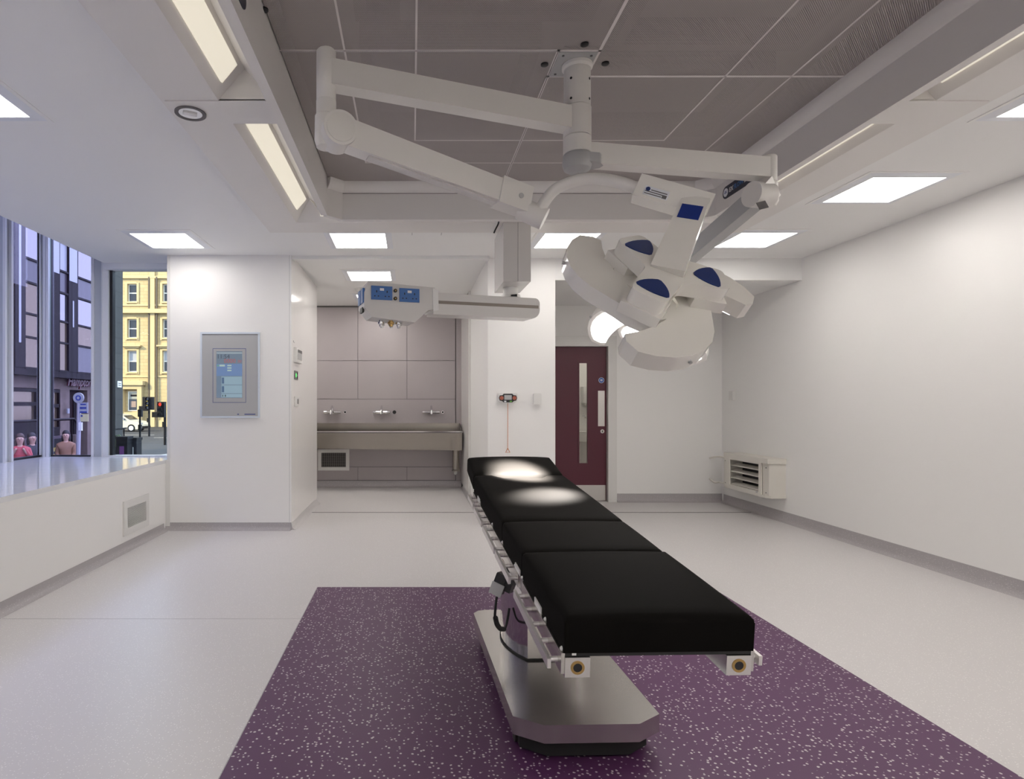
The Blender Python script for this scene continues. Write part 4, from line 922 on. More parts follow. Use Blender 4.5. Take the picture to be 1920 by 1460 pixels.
for (a, b) in ((0.045, 0.022), (0.045, -0.022)): part('button', G().cyl((a, b, 0.008), (a, b, 0.013), 0.014, n=14, M=F), M['black'], t)
c = fit(554.5, 752.5); F = facing_right(*c)
t = thing('wall_switch', 'white rocker switch plate on the alcove corner, below the green light', 'switch', F)
part('plate', G().box((-0.10, -0.050, 0), (0.10, 0.050, 0.014), F, bev=0.003), M['white'], t); part('rocker', G().box((0.02, -0.025, 0.014), (0.06, 0.027, 0.019), F), M['joint'], t)
c = fit(550.8, 640); F = facing_right(*c)
t = tag(part('wall_stud', G().box((-0.03, -0.010, 0), (0.04, 0.008, 0.006), F, bev=0.002, seg=1), M['pale_joint']), 'tiny grey stud above the wall control panel', 'stud')
# alarm wall
c = P(951.5, 746, YA); F = front(c.x, YA, c.z)
t = thing('patient_alarm', 'white alarm unit with dark face and orange pull cord beside the door', 'alarm', F)
part('housing', G().prism([(-0.095, -0.035), (-0.07, -0.052), (0.07, -0.052), (0.095, -0.035), (0.098, 0.05), (-0.098, 0.05)], 0, 0.03, F, bev=0.008), M['white'], t)
part('face', G().prism([(-0.06, -0.032), (-0.045, -0.045), (0.045, -0.045), (0.06, -0.032), (0.085, -0.026), (0.094, 0), (0.085, 0.026), (0.055, 0.030), (0.045, 0.044), (-0.045, 0.044), (-0.055, 0.030), (-0.085, 0.026), (-0.094, 0), (-0.085, -0.026)], 0.03, 0.036, F, bev=0.002, seg=1), M['black'], t)
part('display', G().box((-0.038, -0.018, 0.036), (0.038, 0.030, 0.0368), F), M['screen_grey'], t)
for s in (-1, 1): part('call_button', G().cyl((s*0.066, 0, 0.036), (s*0.066, 0, 0.042), 0.020, n=20, M=F), M['red'], t)
part('reset_button', G().box((0.018, -0.042, 0.036), (0.040, -0.028, 0.039), F), mat('green_key', (0.14, 0.42, 0.06), 0.4), t)
part('lamp_key', G().box((-0.040, -0.042, 0.036), (-0.018, -0.028, 0.039), F), M['alu_light'], t)
zc = EYE+(757-840)/FPX*YA-c.z
part('pull_cord', G().tube([F @ V((0, -0.05, 0.02)), F @ V((0, zc, 0.02))], 0.0026, 6), M['orange'], t)
part('pull_triangle', G().tube([F @ V(p) for p in ((0, zc, 0.02), (-0.022, zc-0.042, 0.02), (0.022, zc-0.042, 0.02), (0, zc, 0.02))], 0.004, 8), M['orange'], t)
c = P(1007, 747.5, YA); F = front(c.x, YA, c.z)
t = thing('blank_wall_plate', 'white thermostat box on the wall between the alarm and the door', 'wall box', F)
part('body', G().box((-0.040, -0.058, 0), (0.040, 0.052, 0.028), F, bev=0.006, seg=2), M['white'], t); part('top_vent', G().box((-0.032, 0.046, 0.004), (0.034, 0.056, 0.024), F), M['trim'], t)
# right wall switch and heater
d = FPX*XW/(1375-772); c = V((XW, d, EYE+(757-742)/FPX*d)); F = facing_left(*c)
t = thing('wall_sensor', 'small white sensor box high above the wall heater', 'sensor', F)
part('body', G().box((-0.045, -0.055, 0), (0.045, 0.060, 0.035), F, bev=0.006), M['white'], t); part('vent_slots', G().box((-0.047, -0.04, 0.008), (-0.044, 0.045, 0.028), F), M['pale_joint'], t)
# heater: facing left (-X), local x towards the camera
hy0, hy1, hz0, hz1, hd = 6.46, 7.36, 0.255, 0.685, 0.20
F = facing_left(XW, hy1, hz0)     # local x = towards camera, y = up, z = into the room
W_, H_ = hy1-hy0, hz1-hz0
t = thing('fan_heater', 'cream wall-mounted fan heater with open louvres on the right wall', 'heater', F)
part('top_cover', G().box((-0.005, H_-0.055, 0), (W_+0.005, H_, hd+0.004), F, bev=0.012, seg=2), M['cream'], t)
part('bottom_cover', G().prism([(0.0, 0.0), (W_, 0.0), (W_, hd*0.8), (W_-0.05, hd), (0.0, hd)], 0.0, 0.03, F @ Matrix.Rotation(PI/2, 4, 'X') @ Matrix.Diagonal((1, 1, -1, 1))), M['cream'], t)
part('end_casing', G().box((W_-0.13, 0.03, 0), (W_-0.005, H_-0.055, hd*0.92), F, bev=0.006, seg=1), M['cream'], t)
part('end_casing', G().box((0.0, 0.03, 0), (0.10, H_-0.055, hd), F, bev=0.006, seg=1), M['cream'], t)
part('back_plate', G().box((0.10, 0.03, 0), (W_-0.13, H_-0.055, 0.03), F), M['black'], t)
part('front_frame', G().box((0.0, 0.03, hd-0.01), (0.13, H_-0.055, hd+0.002), F).box((W_-0.17, 0.03, hd-0.01), (W_-0.12, H_-0.055, hd+0.002), F).box((0.13, 0.03, hd-0.01), (W_-0.17, 0.055, hd+0.002), F).box((0.13, H_-0.075, hd-0.01), (W_-0.17, H_-0.055, hd+0.002), F), M['cream'], t)
for k, (yv, a) in enumerate(((0.075, 0.30), (0.150, 0.30), (0.225, 0.30), (0.300, 0.30))):
    part('louvre', G().box((0.13, -0.004, -0.035), (W_-0.17, 0.004, 0.045), F @ Matrix.Translation((0, yv, hd-0.055)) @ Matrix.Rotation(a, 4, 'X'), bev=0.002, seg=1), M['cream'], t)
part('rating_badge', G().box((W_-0.22, 0.034, hd+0.002), (W_-0.185, 0.050, hd+0.0026), F), M['pale_joint'], t)
for yv in (0.06, 0.33):
    for xv in (0.03, W_-0.03): part('screw', G().cyl((xv, yv, hd*0.99), (xv, yv, hd+0.004), 0.006, n=10, M=F), M['joint'], t)
for k, py in enumerate((858, 907)):
    z = EYE+(757-py)/FPX*7.5; zz_ = z
    part('heater_pipe', G().tube(catmull([(XW-0.10, 7.36, z), (XW-0.10, 7.55, z), (XW-0.10, 7.66, z), (XW-0.14, 7.72, z-0.01), (XW-0.16, YW, z-0.03 if k == 0 else z+0.03)], 4), 0.011, 10), M['cream'], t)

# ------------------------------------------------------------------ the street outside
ZS = -1.02
X_ = {}
X_['asphalt'] = noise_color(mat('asphalt', (0.06, 0.055, 0.05), 0.85), 3.0, (0.014, 0.012, 0.011), (0.024, 0.020, 0.018))
X_['paving'] = noise_color(mat('paving', (0.13, 0.125, 0.13), 0.8), 1.5, (0.014, 0.0135, 0.014), (0.024, 0.023, 0.024))
X_['kerb'] = mat('kerb_stone', (0.42, 0.39, 0.34), 0.8)
X_['sand'] = brick_mat('sandstone', (0.50, 0.38, 0.185), (0.44, 0.33, 0.16), (0.27, 0.195, 0.085), 0.9, 0.34)
X_['sand_trim'] = mat('sandstone_trim', (0.50, 0.38, 0.19), 0.8)
X_['sash'] = mat('sash_paint', (0.75, 0.72, 0.62), 0.5)
X_['dark_glass'] = mat('far_window_glass', (0.02, 0.02, 0.022), 0.08)
X_['render'] = noise_color(mat('pale_render', (0.30, 0.25, 0.23), 0.8), 2.0, (0.12, 0.085, 0.07), (0.185, 0.135, 0.115))
X_['clad'] = mat('brown_cladding', (0.016, 0.005, 0.006), 0.5, spec=0.12)
X_['clad_dark'] = mat('dark_brown_frame', (0.007, 0.003, 0.004), 0.5, spec=0.12)
X_['spandrel'] = mat('lilac_spandrel', (0.06, 0.048, 0.058), 0.25)
X_['mirror'] = mat('mirror_glass', (0.27, 0.25, 0.26), 0.05, metal=0.85)
X_['mirror_tan_reflection'] = mat('tan_reflection_glass', (0.165, 0.12, 0.08), 0.14, metal=0.6)  # tan tint paints in the sandstone reflected by the panes
X_['frost'] = mat('frosted_glass', (0.33, 0.335, 0.36), 0.3)
X_['grey_stone'] = brick_mat('grey_stone', (0.055, 0.052, 0.046), (0.045, 0.043, 0.039), (0.022, 0.02, 0.018), 3.0, 0.62)
X_['black'] = mat('street_black', (0.008, 0.008, 0.009), 0.6, spec=0.15)
X_['grey_pole'] = mat('galvanised_pole', (0.42, 0.40, 0.45), 0.4, 0.4)
X_['leaf'] = noise_color(mat('bush_leaves', (0.03, 0.05, 0.015), 0.7), 9, (0.012, 0.02, 0.006), (0.05, 0.075, 0.02))
X_['skin'] = mat('skin', (0.50, 0.30, 0.23), 0.6)
X_['yellow'] = mat('poster_yellow', (0.60, 0.45, 0.06), 0.6)

o = struct('pavement', G().box((-70, -40, ZS-0.3), (30, 95, ZS)), X_['paving'])
part('road_surface', G().hexa([(-60, 33, ZS-0.2), (12, 36, ZS-0.2), (12, 56, ZS-0.2), (-60, 56, ZS-0.2), (-60, 33, ZS+0.004), (12, 36, ZS+0.004), (12, 56, ZS+0.004), (-60, 56, ZS+0.004)]), X_['asphalt'], o)
for (x0, x1, y) in ((-21.5, -19.0, 44.0), (-24.5, -22.5, 46.0), (-17.5, -14.5, 40.5)): part('road_marking', G().box((x0, y, ZS), (x1, y+0.15, ZS+0.012)), X_['kerb'], o)
part('kerb', G().hexa([(-11.2, 26.3, ZS-0.1), (-10.2, 30.5, ZS-0.1), (-10.05, 30.5, ZS-0.1), (-11.05, 26.3, ZS-0.1), (-11.2, 26.3, ZS+0.05), (-10.2, 30.5, ZS+0.05), (-10.05, 30.5, ZS+0.05), (-11.05, 26.3, ZS+0.05)]), X_['kerb'], o)

# sandstone tenement
YS = 60.0
sb = thing('sandstone_building', 'golden sunlit sandstone terrace with sash windows and a columned doorway', 'building', (-26, YS, ZS))
wallx0, wallx1, ztop = -42.0, -12.0, 18.0
cols = [-38.4, -35.0, -31.5, -28.07, -24.55, -21.1, -17.6, -14.1]
rows = [(11.54, 13.33), (7.92, 9.80), (4.49, 6.64)]
g = G(); ww_ = 0.95
edges = [wallx0]+[e for c in cols for e in (c-ww_/2, c+ww_/2)]+[wallx1]
for i in range(0, len(edges), 2): g.box((edges[i], YS, ZS), (edges[i+1], YS+6, ztop))
for c in cols:
    zz = [ZS]+[e for r in rows[::-1] for e in r]+[ztop]
    for i in range(0, len(zz), 2):
        g.box((c-ww_/2, YS, zz[i]), (c+ww_/2, YS+6, zz[i+1]))
part('wall', g, X_['sand'], sb)
for ci, c in enumerate(cols):
    if not (-32 < c < -20): continue
    for ri, (z0, z1) in enumerate(rows):
        w = part('sash_window', G().ring((ww_/2, (z1-z0)/2), (ww_/2-0.09, (z1-z0)/2-0.09), -0.30, -0.22, front(c, YS, (z0+z1)/2)).box((-ww_/2, -0.05, -0.28), (ww_/2, 0.05, -0.20), front(c, YS, (z0+z1)/2)), X_['sash'], sb)
        for (a, b) in ((z0+0.09, (z0+z1)/2-0.05), ((z0+z1)/2+0.05, z1-0.09)):
            part('pane', G().box((c-ww_/2+0.09, YS+0.25, a), (c+ww_/2-0.09, YS+0.27, b)), X_['dark_glass'] if not (ri == 2 and b > (z0+z1)/2+0.2) else mat('blind', (0.35, 0.36, 0.38), 0.7), w)
        part('window_surround', G().box((c-ww_/2-0.22, YS-0.09, z0-0.25), (c-ww_/2, YS, z1+0.12)).box((c+ww_/2, YS-0.09, z0-0.25), (c+ww_/2+0.22, YS, z1+0.12)).box((c-ww_/2, YS-0.09, z1), (c+ww_/2, YS, z1+0.2)).box((c-ww_/2-0.1, YS-0.16, z0-0.16), (c+ww_/2+0.1, YS, z0)), X_['sand_trim'], sb)
        if ri == 2: part('window_hood', G().box((c-0.95, YS-0.38, z1+0.38), (c+0.95, YS, z1+0.52)).box((c-0.75, YS-0.2, z1+0.22), (c+0.75, YS, z1+0.38)), X_['sand_trim'], sb)
for (z, h, dpt) in ((13.85, 0.22, 0.22), (11.1, 0.18, 0.12), (10.35, 0.42, 0.45), (3.95, 0.15, 0.1)): part('string_course', G().box((wallx0, YS-dpt, z), (wallx1, YS, z+h)), X_['sand_trim'], sb)
part('pilaster', G().box((-26.2, YS-0.20, ZS), (-25.75, YS, ztop)), X_['sand_trim'], sb)
for x in (-26.32, -25.55): part('downpipe', G().cyl((x, YS-0.18, ZS), (x, YS-0.18, 14.0), 0.09, n=10), mat('pipe_brown', (0.10, 0.07, 0.04), 0.6), sb)
part('plinth', G().box((wallx0, YS-0.12, ZS), (wallx1, YS, -0.35)), X_['sand_trim'], sb)
dc = -28.05
dw = part('doorway', G().box((dc-1.35, YS-0.75, 3.15), (dc+1.35, YS, 3.55)).box((dc-1.15, YS-0.55, 2.75), (dc+1.15, YS, 3.15)).box((dc-1.15, YS-0.55, ZS), (dc-0.70, YS, 2.75)).box((dc+0.70, YS-0.55, ZS), (dc+1.15, YS, 2.75)).box((dc-0.70, YS-0.5, ZS), (dc+0.70, YS, 0.45)), X_['sand_trim'], sb)
part('door_window', G().ring((0.52, 0.98), (0.44, 0.90), -0.02, 0.06, front(dc+0.1, YS, 1.55)), X_['sash'], dw)
part('door_glass', G().box((dc-0.34, YS-0.03, 0.66), (dc+0.54, YS-0.001, 1.75)), X_['dark_glass'], dw)
part('door_notice', G().box((dc-0.16, YS-0.034, 0.95), (dc+0.36, YS-0.03, 1.55)), mat('notice', (0.28, 0.20, 0.16), 0.6), dw)
part('door_fanlight', G().box((dc-0.34, YS-0.03, 1.78), (dc+0.54, YS-0.001, 2.46)), mat('fanlight', (0.30, 0.31, 0.26), 0.5), dw)
part('number_plate', G().box((dc-0.18, YS-0.036, 2.02), (dc+0.46, YS-0.03, 2.22)), X_['black'], dw)

# modern block across the street
mb = thing('modern_building', 'brown modern block with projecting glazed bays over a shopfront', 'building', (-14, 18, ZS))
XF = -12.0; XO = -11.6
part('ground_wall', G().box((-20, -26, ZS), (XF-0.4, 23.8, 1.78)).box((XF-0.4, -26, ZS), (XF, 17.6, 1.78)).box((XF-0.4, 20.38, ZS), (XF, 20.95, 1.78)).box((XF-0.4, 22.1, ZS), (XF, 23.8, 1.78)).box((XF-0.4, 19.15, ZS), (XF, 19.7, 1.78)), X_['render'], mb)
part('fascia_band', G().box((-20, -26, 1.78), (XF, 23.8, 2.30)), X_['render'], mb)
part('upper_wall', G().box((-20, -26, 2.30), (XF, 23.8, 11.2)), X_['clad'], mb)  # unseen rear length and height shaped to keep sun out of the room
rz = [2.37, 3.31, 4.02, 4.97, 5.69, 6.67, 8.2]
def bay(y0, y1, e0, e1, mats, top):
    b = part('bay_frame', G().box((XF, y0, 2.15), (XO, y1, 2.37)).box((XF, y0, 2.37), (XO+0.02, y0+e0, top)).box((XF, y1-e1, 2.37), (XO+0.02, y1, top)).box((XF, y0, top), (XO, y1, top+0.12)), X_['clad_dark'], mb)
    for i in range(len(rz)-1):
        if rz[i] >= top: break
        part('bay_pane', G().box((XO-0.09, y0+e0, rz[i]+0.03), (XO-0.05, y1-e1, min(rz[i+1], top)-0.03)), X_[mats[i]], mb)
        part('transom', G().box((XO-0.09, y0+e0, rz[i]-0.03), (XO+0.01, y1-e1, rz[i]+0.03)), X_['clad_dark'], mb)
bay(17.45, 19.63, 0.47, 0.44, ('mirror_tan_reflection', 'mirror_tan_reflection', 'mirror_tan_reflection', 'spandrel', 'mirror', 'mirror'), 6.8)
bay(19.64, 20.68, 0.03, 0.50, ('mirror_tan_reflection', 'mirror_tan_reflection', 'mirror', 'spandrel', 'frost', 'frost'), 8.2)
bay(20.69, 22.9, 0.05, 0.3, ('spandrel', 'mirror_tan_reflection', 'mirror', 'spandrel', 'mirror', 'frost'), 8.2)
part('white_panel', G().box((XF, 19.2, 5.55), (XO+0.03, 19.62, 8.2)), X_['frost'], mb); part('white_panel', G().box((XF, 20.2, 5.45), (XO+0.03, 20.67, 8.2)), X_['frost'], mb)
part('bay_slot', G().box((XF, 17.60, 3.1), (XO+0.03, 17.70, 7.5)), X_['frost'], mb); part('bay_slot', G().box((XF, 20.40, 3.9), (XO+0.03, 20.47, 4.8)), X_['frost'], mb)
# shopfront
def shop(y0, y1, z0, z1, tr):
    s = part('shop_window', G().box((XF-0.12, y0, z0-0.08), (XF+0.02, y1, z0)).box((XF-0.12, y0, z1), (XF+0.02, y1, z1+0.1)).box((XF-0.12, y0, z0), (XF+0.02, y0+0.06, z1)).box((XF-0.12, y1-0.06, z0), (XF+0.02, y1, z1)).box((XF-0.12, y0, tr-0.06), (XF+0.02, y1, tr+0.06)), X_['clad_dark'], mb)
    part('pane', G().box((XF-0.10, y0+0.06, z0), (XF-0.06, y1-0.06, tr-0.06)), X_['mirror_tan_reflection'], s); part('pane', G().box((XF-0.10, y0+0.06, tr+0.06), (XF-0.06, y1-0.06, z1)), X_['mirror_tan_reflection'], s)
    part('stall_riser', G().box((XF-0.14, y0, ZS), (XF, y1, z0-0.08)), X_['clad_dark'], s)
shop(17.62, 19.12, 0.72, 1.66, 1.28); shop(19.72, 20.36, 0.50, 1.66, 1.22)
dr = part('shop_door', G().box((XF-0.36, 20.97, ZS), (XF-0.28, 22.08, 1.76)), X_['clad'], mb, 'dark recessed shop door')
part('door_panel', G().box((XF-0.28, 21.65, ZS+0.1), (XF-0.25, 21.98, 1.5)), X_['clad_dark'], dr)
part('wall_lamp', G().cyl((XF+0.10, 20.68, 0.95), (XF+0.10, 20.68, 1.12), 0.05, n=12), X_['frost'], mb)
part('shop_sign', G().text('Hampton', 0.46, facing_right(XF+0.10, 20.62, 2.06), 0.03, shear=0.3, bold=0.012, xs=0.86), mat('sign_maroon', (0.10, 0.02, 0.025), 0.4), mb, 'dark script lettering of the shop sign')
part('end_pier', G().box((-20, 23.8, ZS), (-11.85, 24.5, 9.6)), X_['grey_stone'], mb, 'grey stone end pier')
pf = part('street_plate', G().box((-11.85, 24.03, 1.95), (-11.82, 24.34, 2.20)), M['white'], mb)
part('plate_lines', G().box((-11.82, 24.08, 2.09), (-11.815, 24.29, 2.13)).box((-11.82, 24.08, 2.01), (-11.815, 24.29, 2.05)), M['joint'], pf)

# ramp wall with handrail and posters in front of the shop
rw = thing('ramp_railing', 'dark ramp wall with a handrail in front of the shopfront', 'railing', (-9.5, 15.5, ZS))
part('panel', G().box((-9.6, 12.0, ZS), (-9.5, 16.6, 0.42)), mat('ramp_panel', (0.05, 0.03, 0.04), 0.6), rw)
part('handrail', G().tube([(-9.45, 12.0, 0.86), (-9.45, 16.7, 0.86), (-9.45, 17.1, 0.55)], 0.035, 10), X_['clad_dark'], rw)
for y in (12.5, 14.0, 15.3, 16.6): part('post', G().cyl((-9.45, y, ZS), (-9.45, y, 0.86), 0.025, n=8), X_['clad_dark'], rw)
part('end_post', G().box((-9.7, 16.62, ZS), (-9.35, 16.85, 0.42)), X_['render'], rw)
po = thing('wall_poster', 'black poster with yellow print on the ramp wall', 'poster', (-9.49, 16.1, -0.5))
part('sheet', G().box((-9.499, 15.75, ZS+0.1), (-9.485, 16.55, 0.35)), X_['black'], po)
g = G()
for k in range(6):
    wv = (0.62, 0.66, 0.60, 0.50, 0.0, 0.42)[k]
    n = int(wv/0.09)
    for j in range(n): g.box((-9.485, 15.80+j*0.09, 0.02-0.17*k), (-9.482, 15.80+j*0.09+0.06, 0.12-0.17*k))
part('print', g, X_['yellow'], po)
po = thing('wall_notice', 'pale notice board on the ramp wall behind the seated figures', 'notice', (-9.49, 14.6, -0.5))
part('sheet', G().box((-9.499, 14.35, ZS+0.1), (-9.485, 14.95, 0.20)), X_['frost'], po)
part('notice_print', G().box((-9.485, 14.42, -0.10), (-9.482, 14.88, -0.06)).box((-9.485, 14.42, 0.02), (-9.482, 14.80, 0.06)), X_['spandrel'], po)
sr = thing('step_railing', 'thin black step railing beside the shop door', 'railing', (-10.8, 21.2, ZS))
for y in (20.6, 21.3, 22.0): part('post', G().cyl((-10.6, y, ZS), (-10.6, y, 0.35), 0.025, n=8), X_['black'], sr)
part('rail', G().tube([(-10.6, 20.4, 0.05), (-10.6, 21.3, 0.38), (-10.6, 22.2, 0.38)], 0.03, 8), X_['black'], sr)

# bus-stop pole
bp = thing('bus_stop_pole', 'grey street pole with a round sign and two notices', 'street sign', (-7.28, 13.0, ZS))
part('pole', G().cyl((-7.28, 13.0, ZS), (-7.24, 13.0, 1.30), 0.045, n=14), X_['grey_pole'], bp)
rd = part('round_sign', G().cyl((-7.235, 12.96, 1.41), (-7.235, 12.99, 1.41), 0.115, n=24), X_['frost'], bp)
part('sign_symbol', G().cyl((-7.235, 12.955, 1.41), (-7.235, 12.961, 1.41), 0.06, n=18), M['line_blue'], rd)
part('sign_symbol_dot', G().cyl((-7.235, 12.952, 1.41), (-7.235, 12.956, 1.41), 0.03, n=14), X_['frost'], rd)
nt = part('notice', G().box((-7.22, 12.96, 1.08), (-7.03, 12.98, 1.31)), X_['frost'], bp); part('notice_print', G().box((-7.19, 12.957, 1.255), (-7.07, 12.96, 1.285)).box((-7.20, 12.957, 1.17), (-7.06, 12.96, 1.215)).box((-7.20, 12.957, 1.085), (-7.05, 12.96, 1.12)), M['line_blue'], nt)
nt = part('notice', G().box((-7.19, 12.96, 0.90), (-7.02, 12.98, 1.06)), mat('cream_notice', (0.55, 0.50, 0.28), 0.6), bp); part('notice_print', G().box((-7.18, 12.957, 1.0), (-7.14, 12.96, 1.04)), M['line_blue'], nt)
part('litter_flap', G().box((-7.22, 12.94, 0.70), (-7.15, 12.98, 0.88), bev=0.01, seg=1), M['white'], bp)

# traffic lights
def traffic_light(label, px, base_py, head, lobe, red):
    d = FPX*(EYE-ZS)/(base_py-757); x = (px-772)/FPX*d; k = d/FPX
    t = thing('traffic_light', label, 'traffic light', (x, d, ZS), 'traffic lights at the junction')
    part('pole', G().cyl((x, d, ZS), (x, d, EYE+(757-head[1])*k), 0.07, n=14), X_['black'], t)
    a = P(head[0], head[3], d); b = P(head[2], head[1], d)
    hd_ = part('signal_head', G().box((a.x, d-0.32, a.z), (b.x, d-0.08, b.z), bev=0.04, seg=2), X_['black'], t)
    n = 3
    for i in range(n):
        c = V(((a.x+b.x)/2, d-0.33, b.z-(b.z-a.z)*(i+0.5)/n))
        part('hood', G().lathe([(0.12, 0), (0.125, 0.16), (0.115, 0.16), (0.11, 0.01)], frame(c, (1, 0, 0), (0, 0, 1)), 16, True), X_['black'], hd_)
        m = emis('red_signal', (1.0, 0.06, 0.03), 1.2) if (red and i == 0) else X_['dark_glass']
        part('signal_lens', G().cyl(c, c+V((0, -0.03, 0)), 0.10, n=16), m, hd_)
    a = P(lobe[0], lobe[3], d); b = P(lobe[2], lobe[1], d)
    part('filter_head', G().box((a.x, d-0.30, a.z), (b.x, d-0.06, b.z), bev=0.06, seg=3), X_['black'], t)
    part('push_box', G().box((x-0.11, d-0.12, ZS+1.0), (x+0.02, d-0.05, ZS+1.3), bev=0.01), X_['black'], t)
    part('backing_strip', G().box((x-0.03, d-0.345, P(0, head[3]-4, d).z), (x+0.03, d-0.325, P(0, head[1]+5, d).z)), X_['yellow'] if not red else X_['black'], t)
traffic_light('unlit black traffic light left of the red one', 279.6, 818, (271, 744, 290.5, 768), (264, 761, 281, 770), False)
traffic_light('black traffic light showing red at the right of the window', 309.3, 834, (299, 753, 312, 782), (289, 772, 299, 782), True)
d = 27.7; x = (262.5-772)/FPX*d
sp_ = thing('street_post', 'slim black street post between the car and the traffic light', 'post', (x, d, ZS))
part('pole', G().cyl((x, d, ZS), (x, d, 1.0), 0.045, n=12), X_['black'], sp_); part('upper_box', G().box((x-0.07, d-0.08, 0.68), (x+0.10, d+0.08, 1.02), bev=0.02), X_['black'], sp_); part('lower_box', G().box((x-0.06, d-0.07, 0.1), (x+0.06, d+0.07, 0.32), bev=0.01), X_['black'], sp_)
# planter with bush
pl_ = thing('street_planter', 'dark street planter with a clipped bush against the grey pier', 'planter', (-9.93, 20.0, ZS))
part('pot', G().lathe([(0.30, ZS), (0.36, ZS+0.75), (0.38, ZS+0.80), (0.33, ZS+0.80)], Matrix.Translation((-9.93, 20, 0)), 18), X_['black'], pl_)
g = G()
for i in range(90):
    th = random.uniform(0, 2*PI); r = 0.30*math.sqrt(random.random()); zz = random.uniform(0, 1)
    g.sphere((-9.93+r*math.cos(th), 20+r*math.sin(th), ZS+0.85+0.42*zz*(1-(r/0.36)**2)), random.uniform(0.05, 0.09), n=6)
part('foliage', g, X_['leaf'], pl_)
def street_bin(label, px, py0, py1, d, w, col, extra):
    c = P(px, py0, d); x = c.x
    t = thing('street_bin', label, 'bin', (x, d, ZS))
    part('body', G().box((x-w/2, d-w/2, ZS), (x+w/2, d+w/2, c.z-0.08), bev=0.03), X_['black'], t)
    part('lid', G().box((x-w/2-0.02, d-w/2-0.02, c.z-0.08), (x+w/2+0.02, d+w/2+0.02, c.z), bev=0.03), X_['black'], t)
    part('sticker', G().box((x-w*0.18, d-w/2-0.004, c.z-0.62), (x+w*0.22, d-w/2, c.z-0.30)), mat(extra, col, 0.6), t)
street_bin('black street bin with a purple sticker beside the planter', 233, 818, 856, 19.0, 0.36, (0.10, 0.02, 0.12), 'purple_sticker')
street_bin('black street bin with a white sticker by the slim post', 250.5, 820, 856, 19.4, 0.36, (0.55, 0.55, 0.52), 'white_sticker')
# parked car
cx0, cd = -26.4, 50.0
cr = thing('parked_car', 'cream hatchback parked before the sandstone doorway', 'car', (-24.3, cd, ZS))
side_ = [(0.0, 0.35), (0.02, 0.85), (0.30, 1.02), (0.75, 1.40), (1.9, 1.47), (2.55, 1.36), (3.15, 0.98), (3.85, 0.82), (4.15, 0.60), (4.18, 0.32), (3.95, 0.22), (0.2, 0.22)]
Fc = frame((cx0, cd+0.85, ZS), (1, 0, 0), (0, 0, 1))
part('body', G().prism(side_, 0.0, 1.7, Fc, bev=0.07, seg=3, ang=89), mat('car_paint', (0.55, 0.50, 0.38), 0.25, coat=0.5), cr)
part('side_window', G().prism([(0.55, 1.02), (0.88, 1.34), (1.62, 1.38), (1.62, 1.02)], 1.690, 1.706, Fc), X_['dark_glass'], cr); part('side_window', G().prism([(1.70, 1.02), (1.70, 1.38), (2.40, 1.31), (2.92, 1.00)], 1.690, 1.706, Fc), X_['dark_glass'], cr)
part('windscreen', G().hexa([(2.62, 1.335, 0.16), (3.13, 1.00, 0.12), (3.13, 1.00, 1.58), (2.62, 1.335, 1.54), (2.64, 1.352, 0.16), (3.15, 1.017, 0.12), (3.15, 1.017, 1.58), (2.64, 1.352, 1.54)], Fc), X_['dark_glass'], cr)
for wx in (0.82, 3.32):
    for wz in (0.02, 1.70):
        w_ = part('wheel', G().cyl((wx, 0.31, wz-0.10), (wx, 0.31, wz+0.02), 0.31, n=24, bev=0.03, M=Fc), X_['black'], cr); part('hubcap', G().cyl((wx, 0.31, wz+0.02), (wx, 0.31, wz+0.03), 0.19, n=16, M=Fc), M['alu_light'], w_)
part('headlamp', G().box((3.92, 0.62, 1.35), (4.12, 0.74, 1.66), Fc, bev=0.03), X_['frost'], cr); part('wing_mirror', G().box((2.62, 1.0, 1.68), (2.75, 1.12, 1.86), Fc, bev=0.03), X_['frost'], cr)
part('bumper', G().box((3.9, 0.28, 0.1), (4.22, 0.46, 1.6), Fc, bev=0.04), X_['black'], cr)

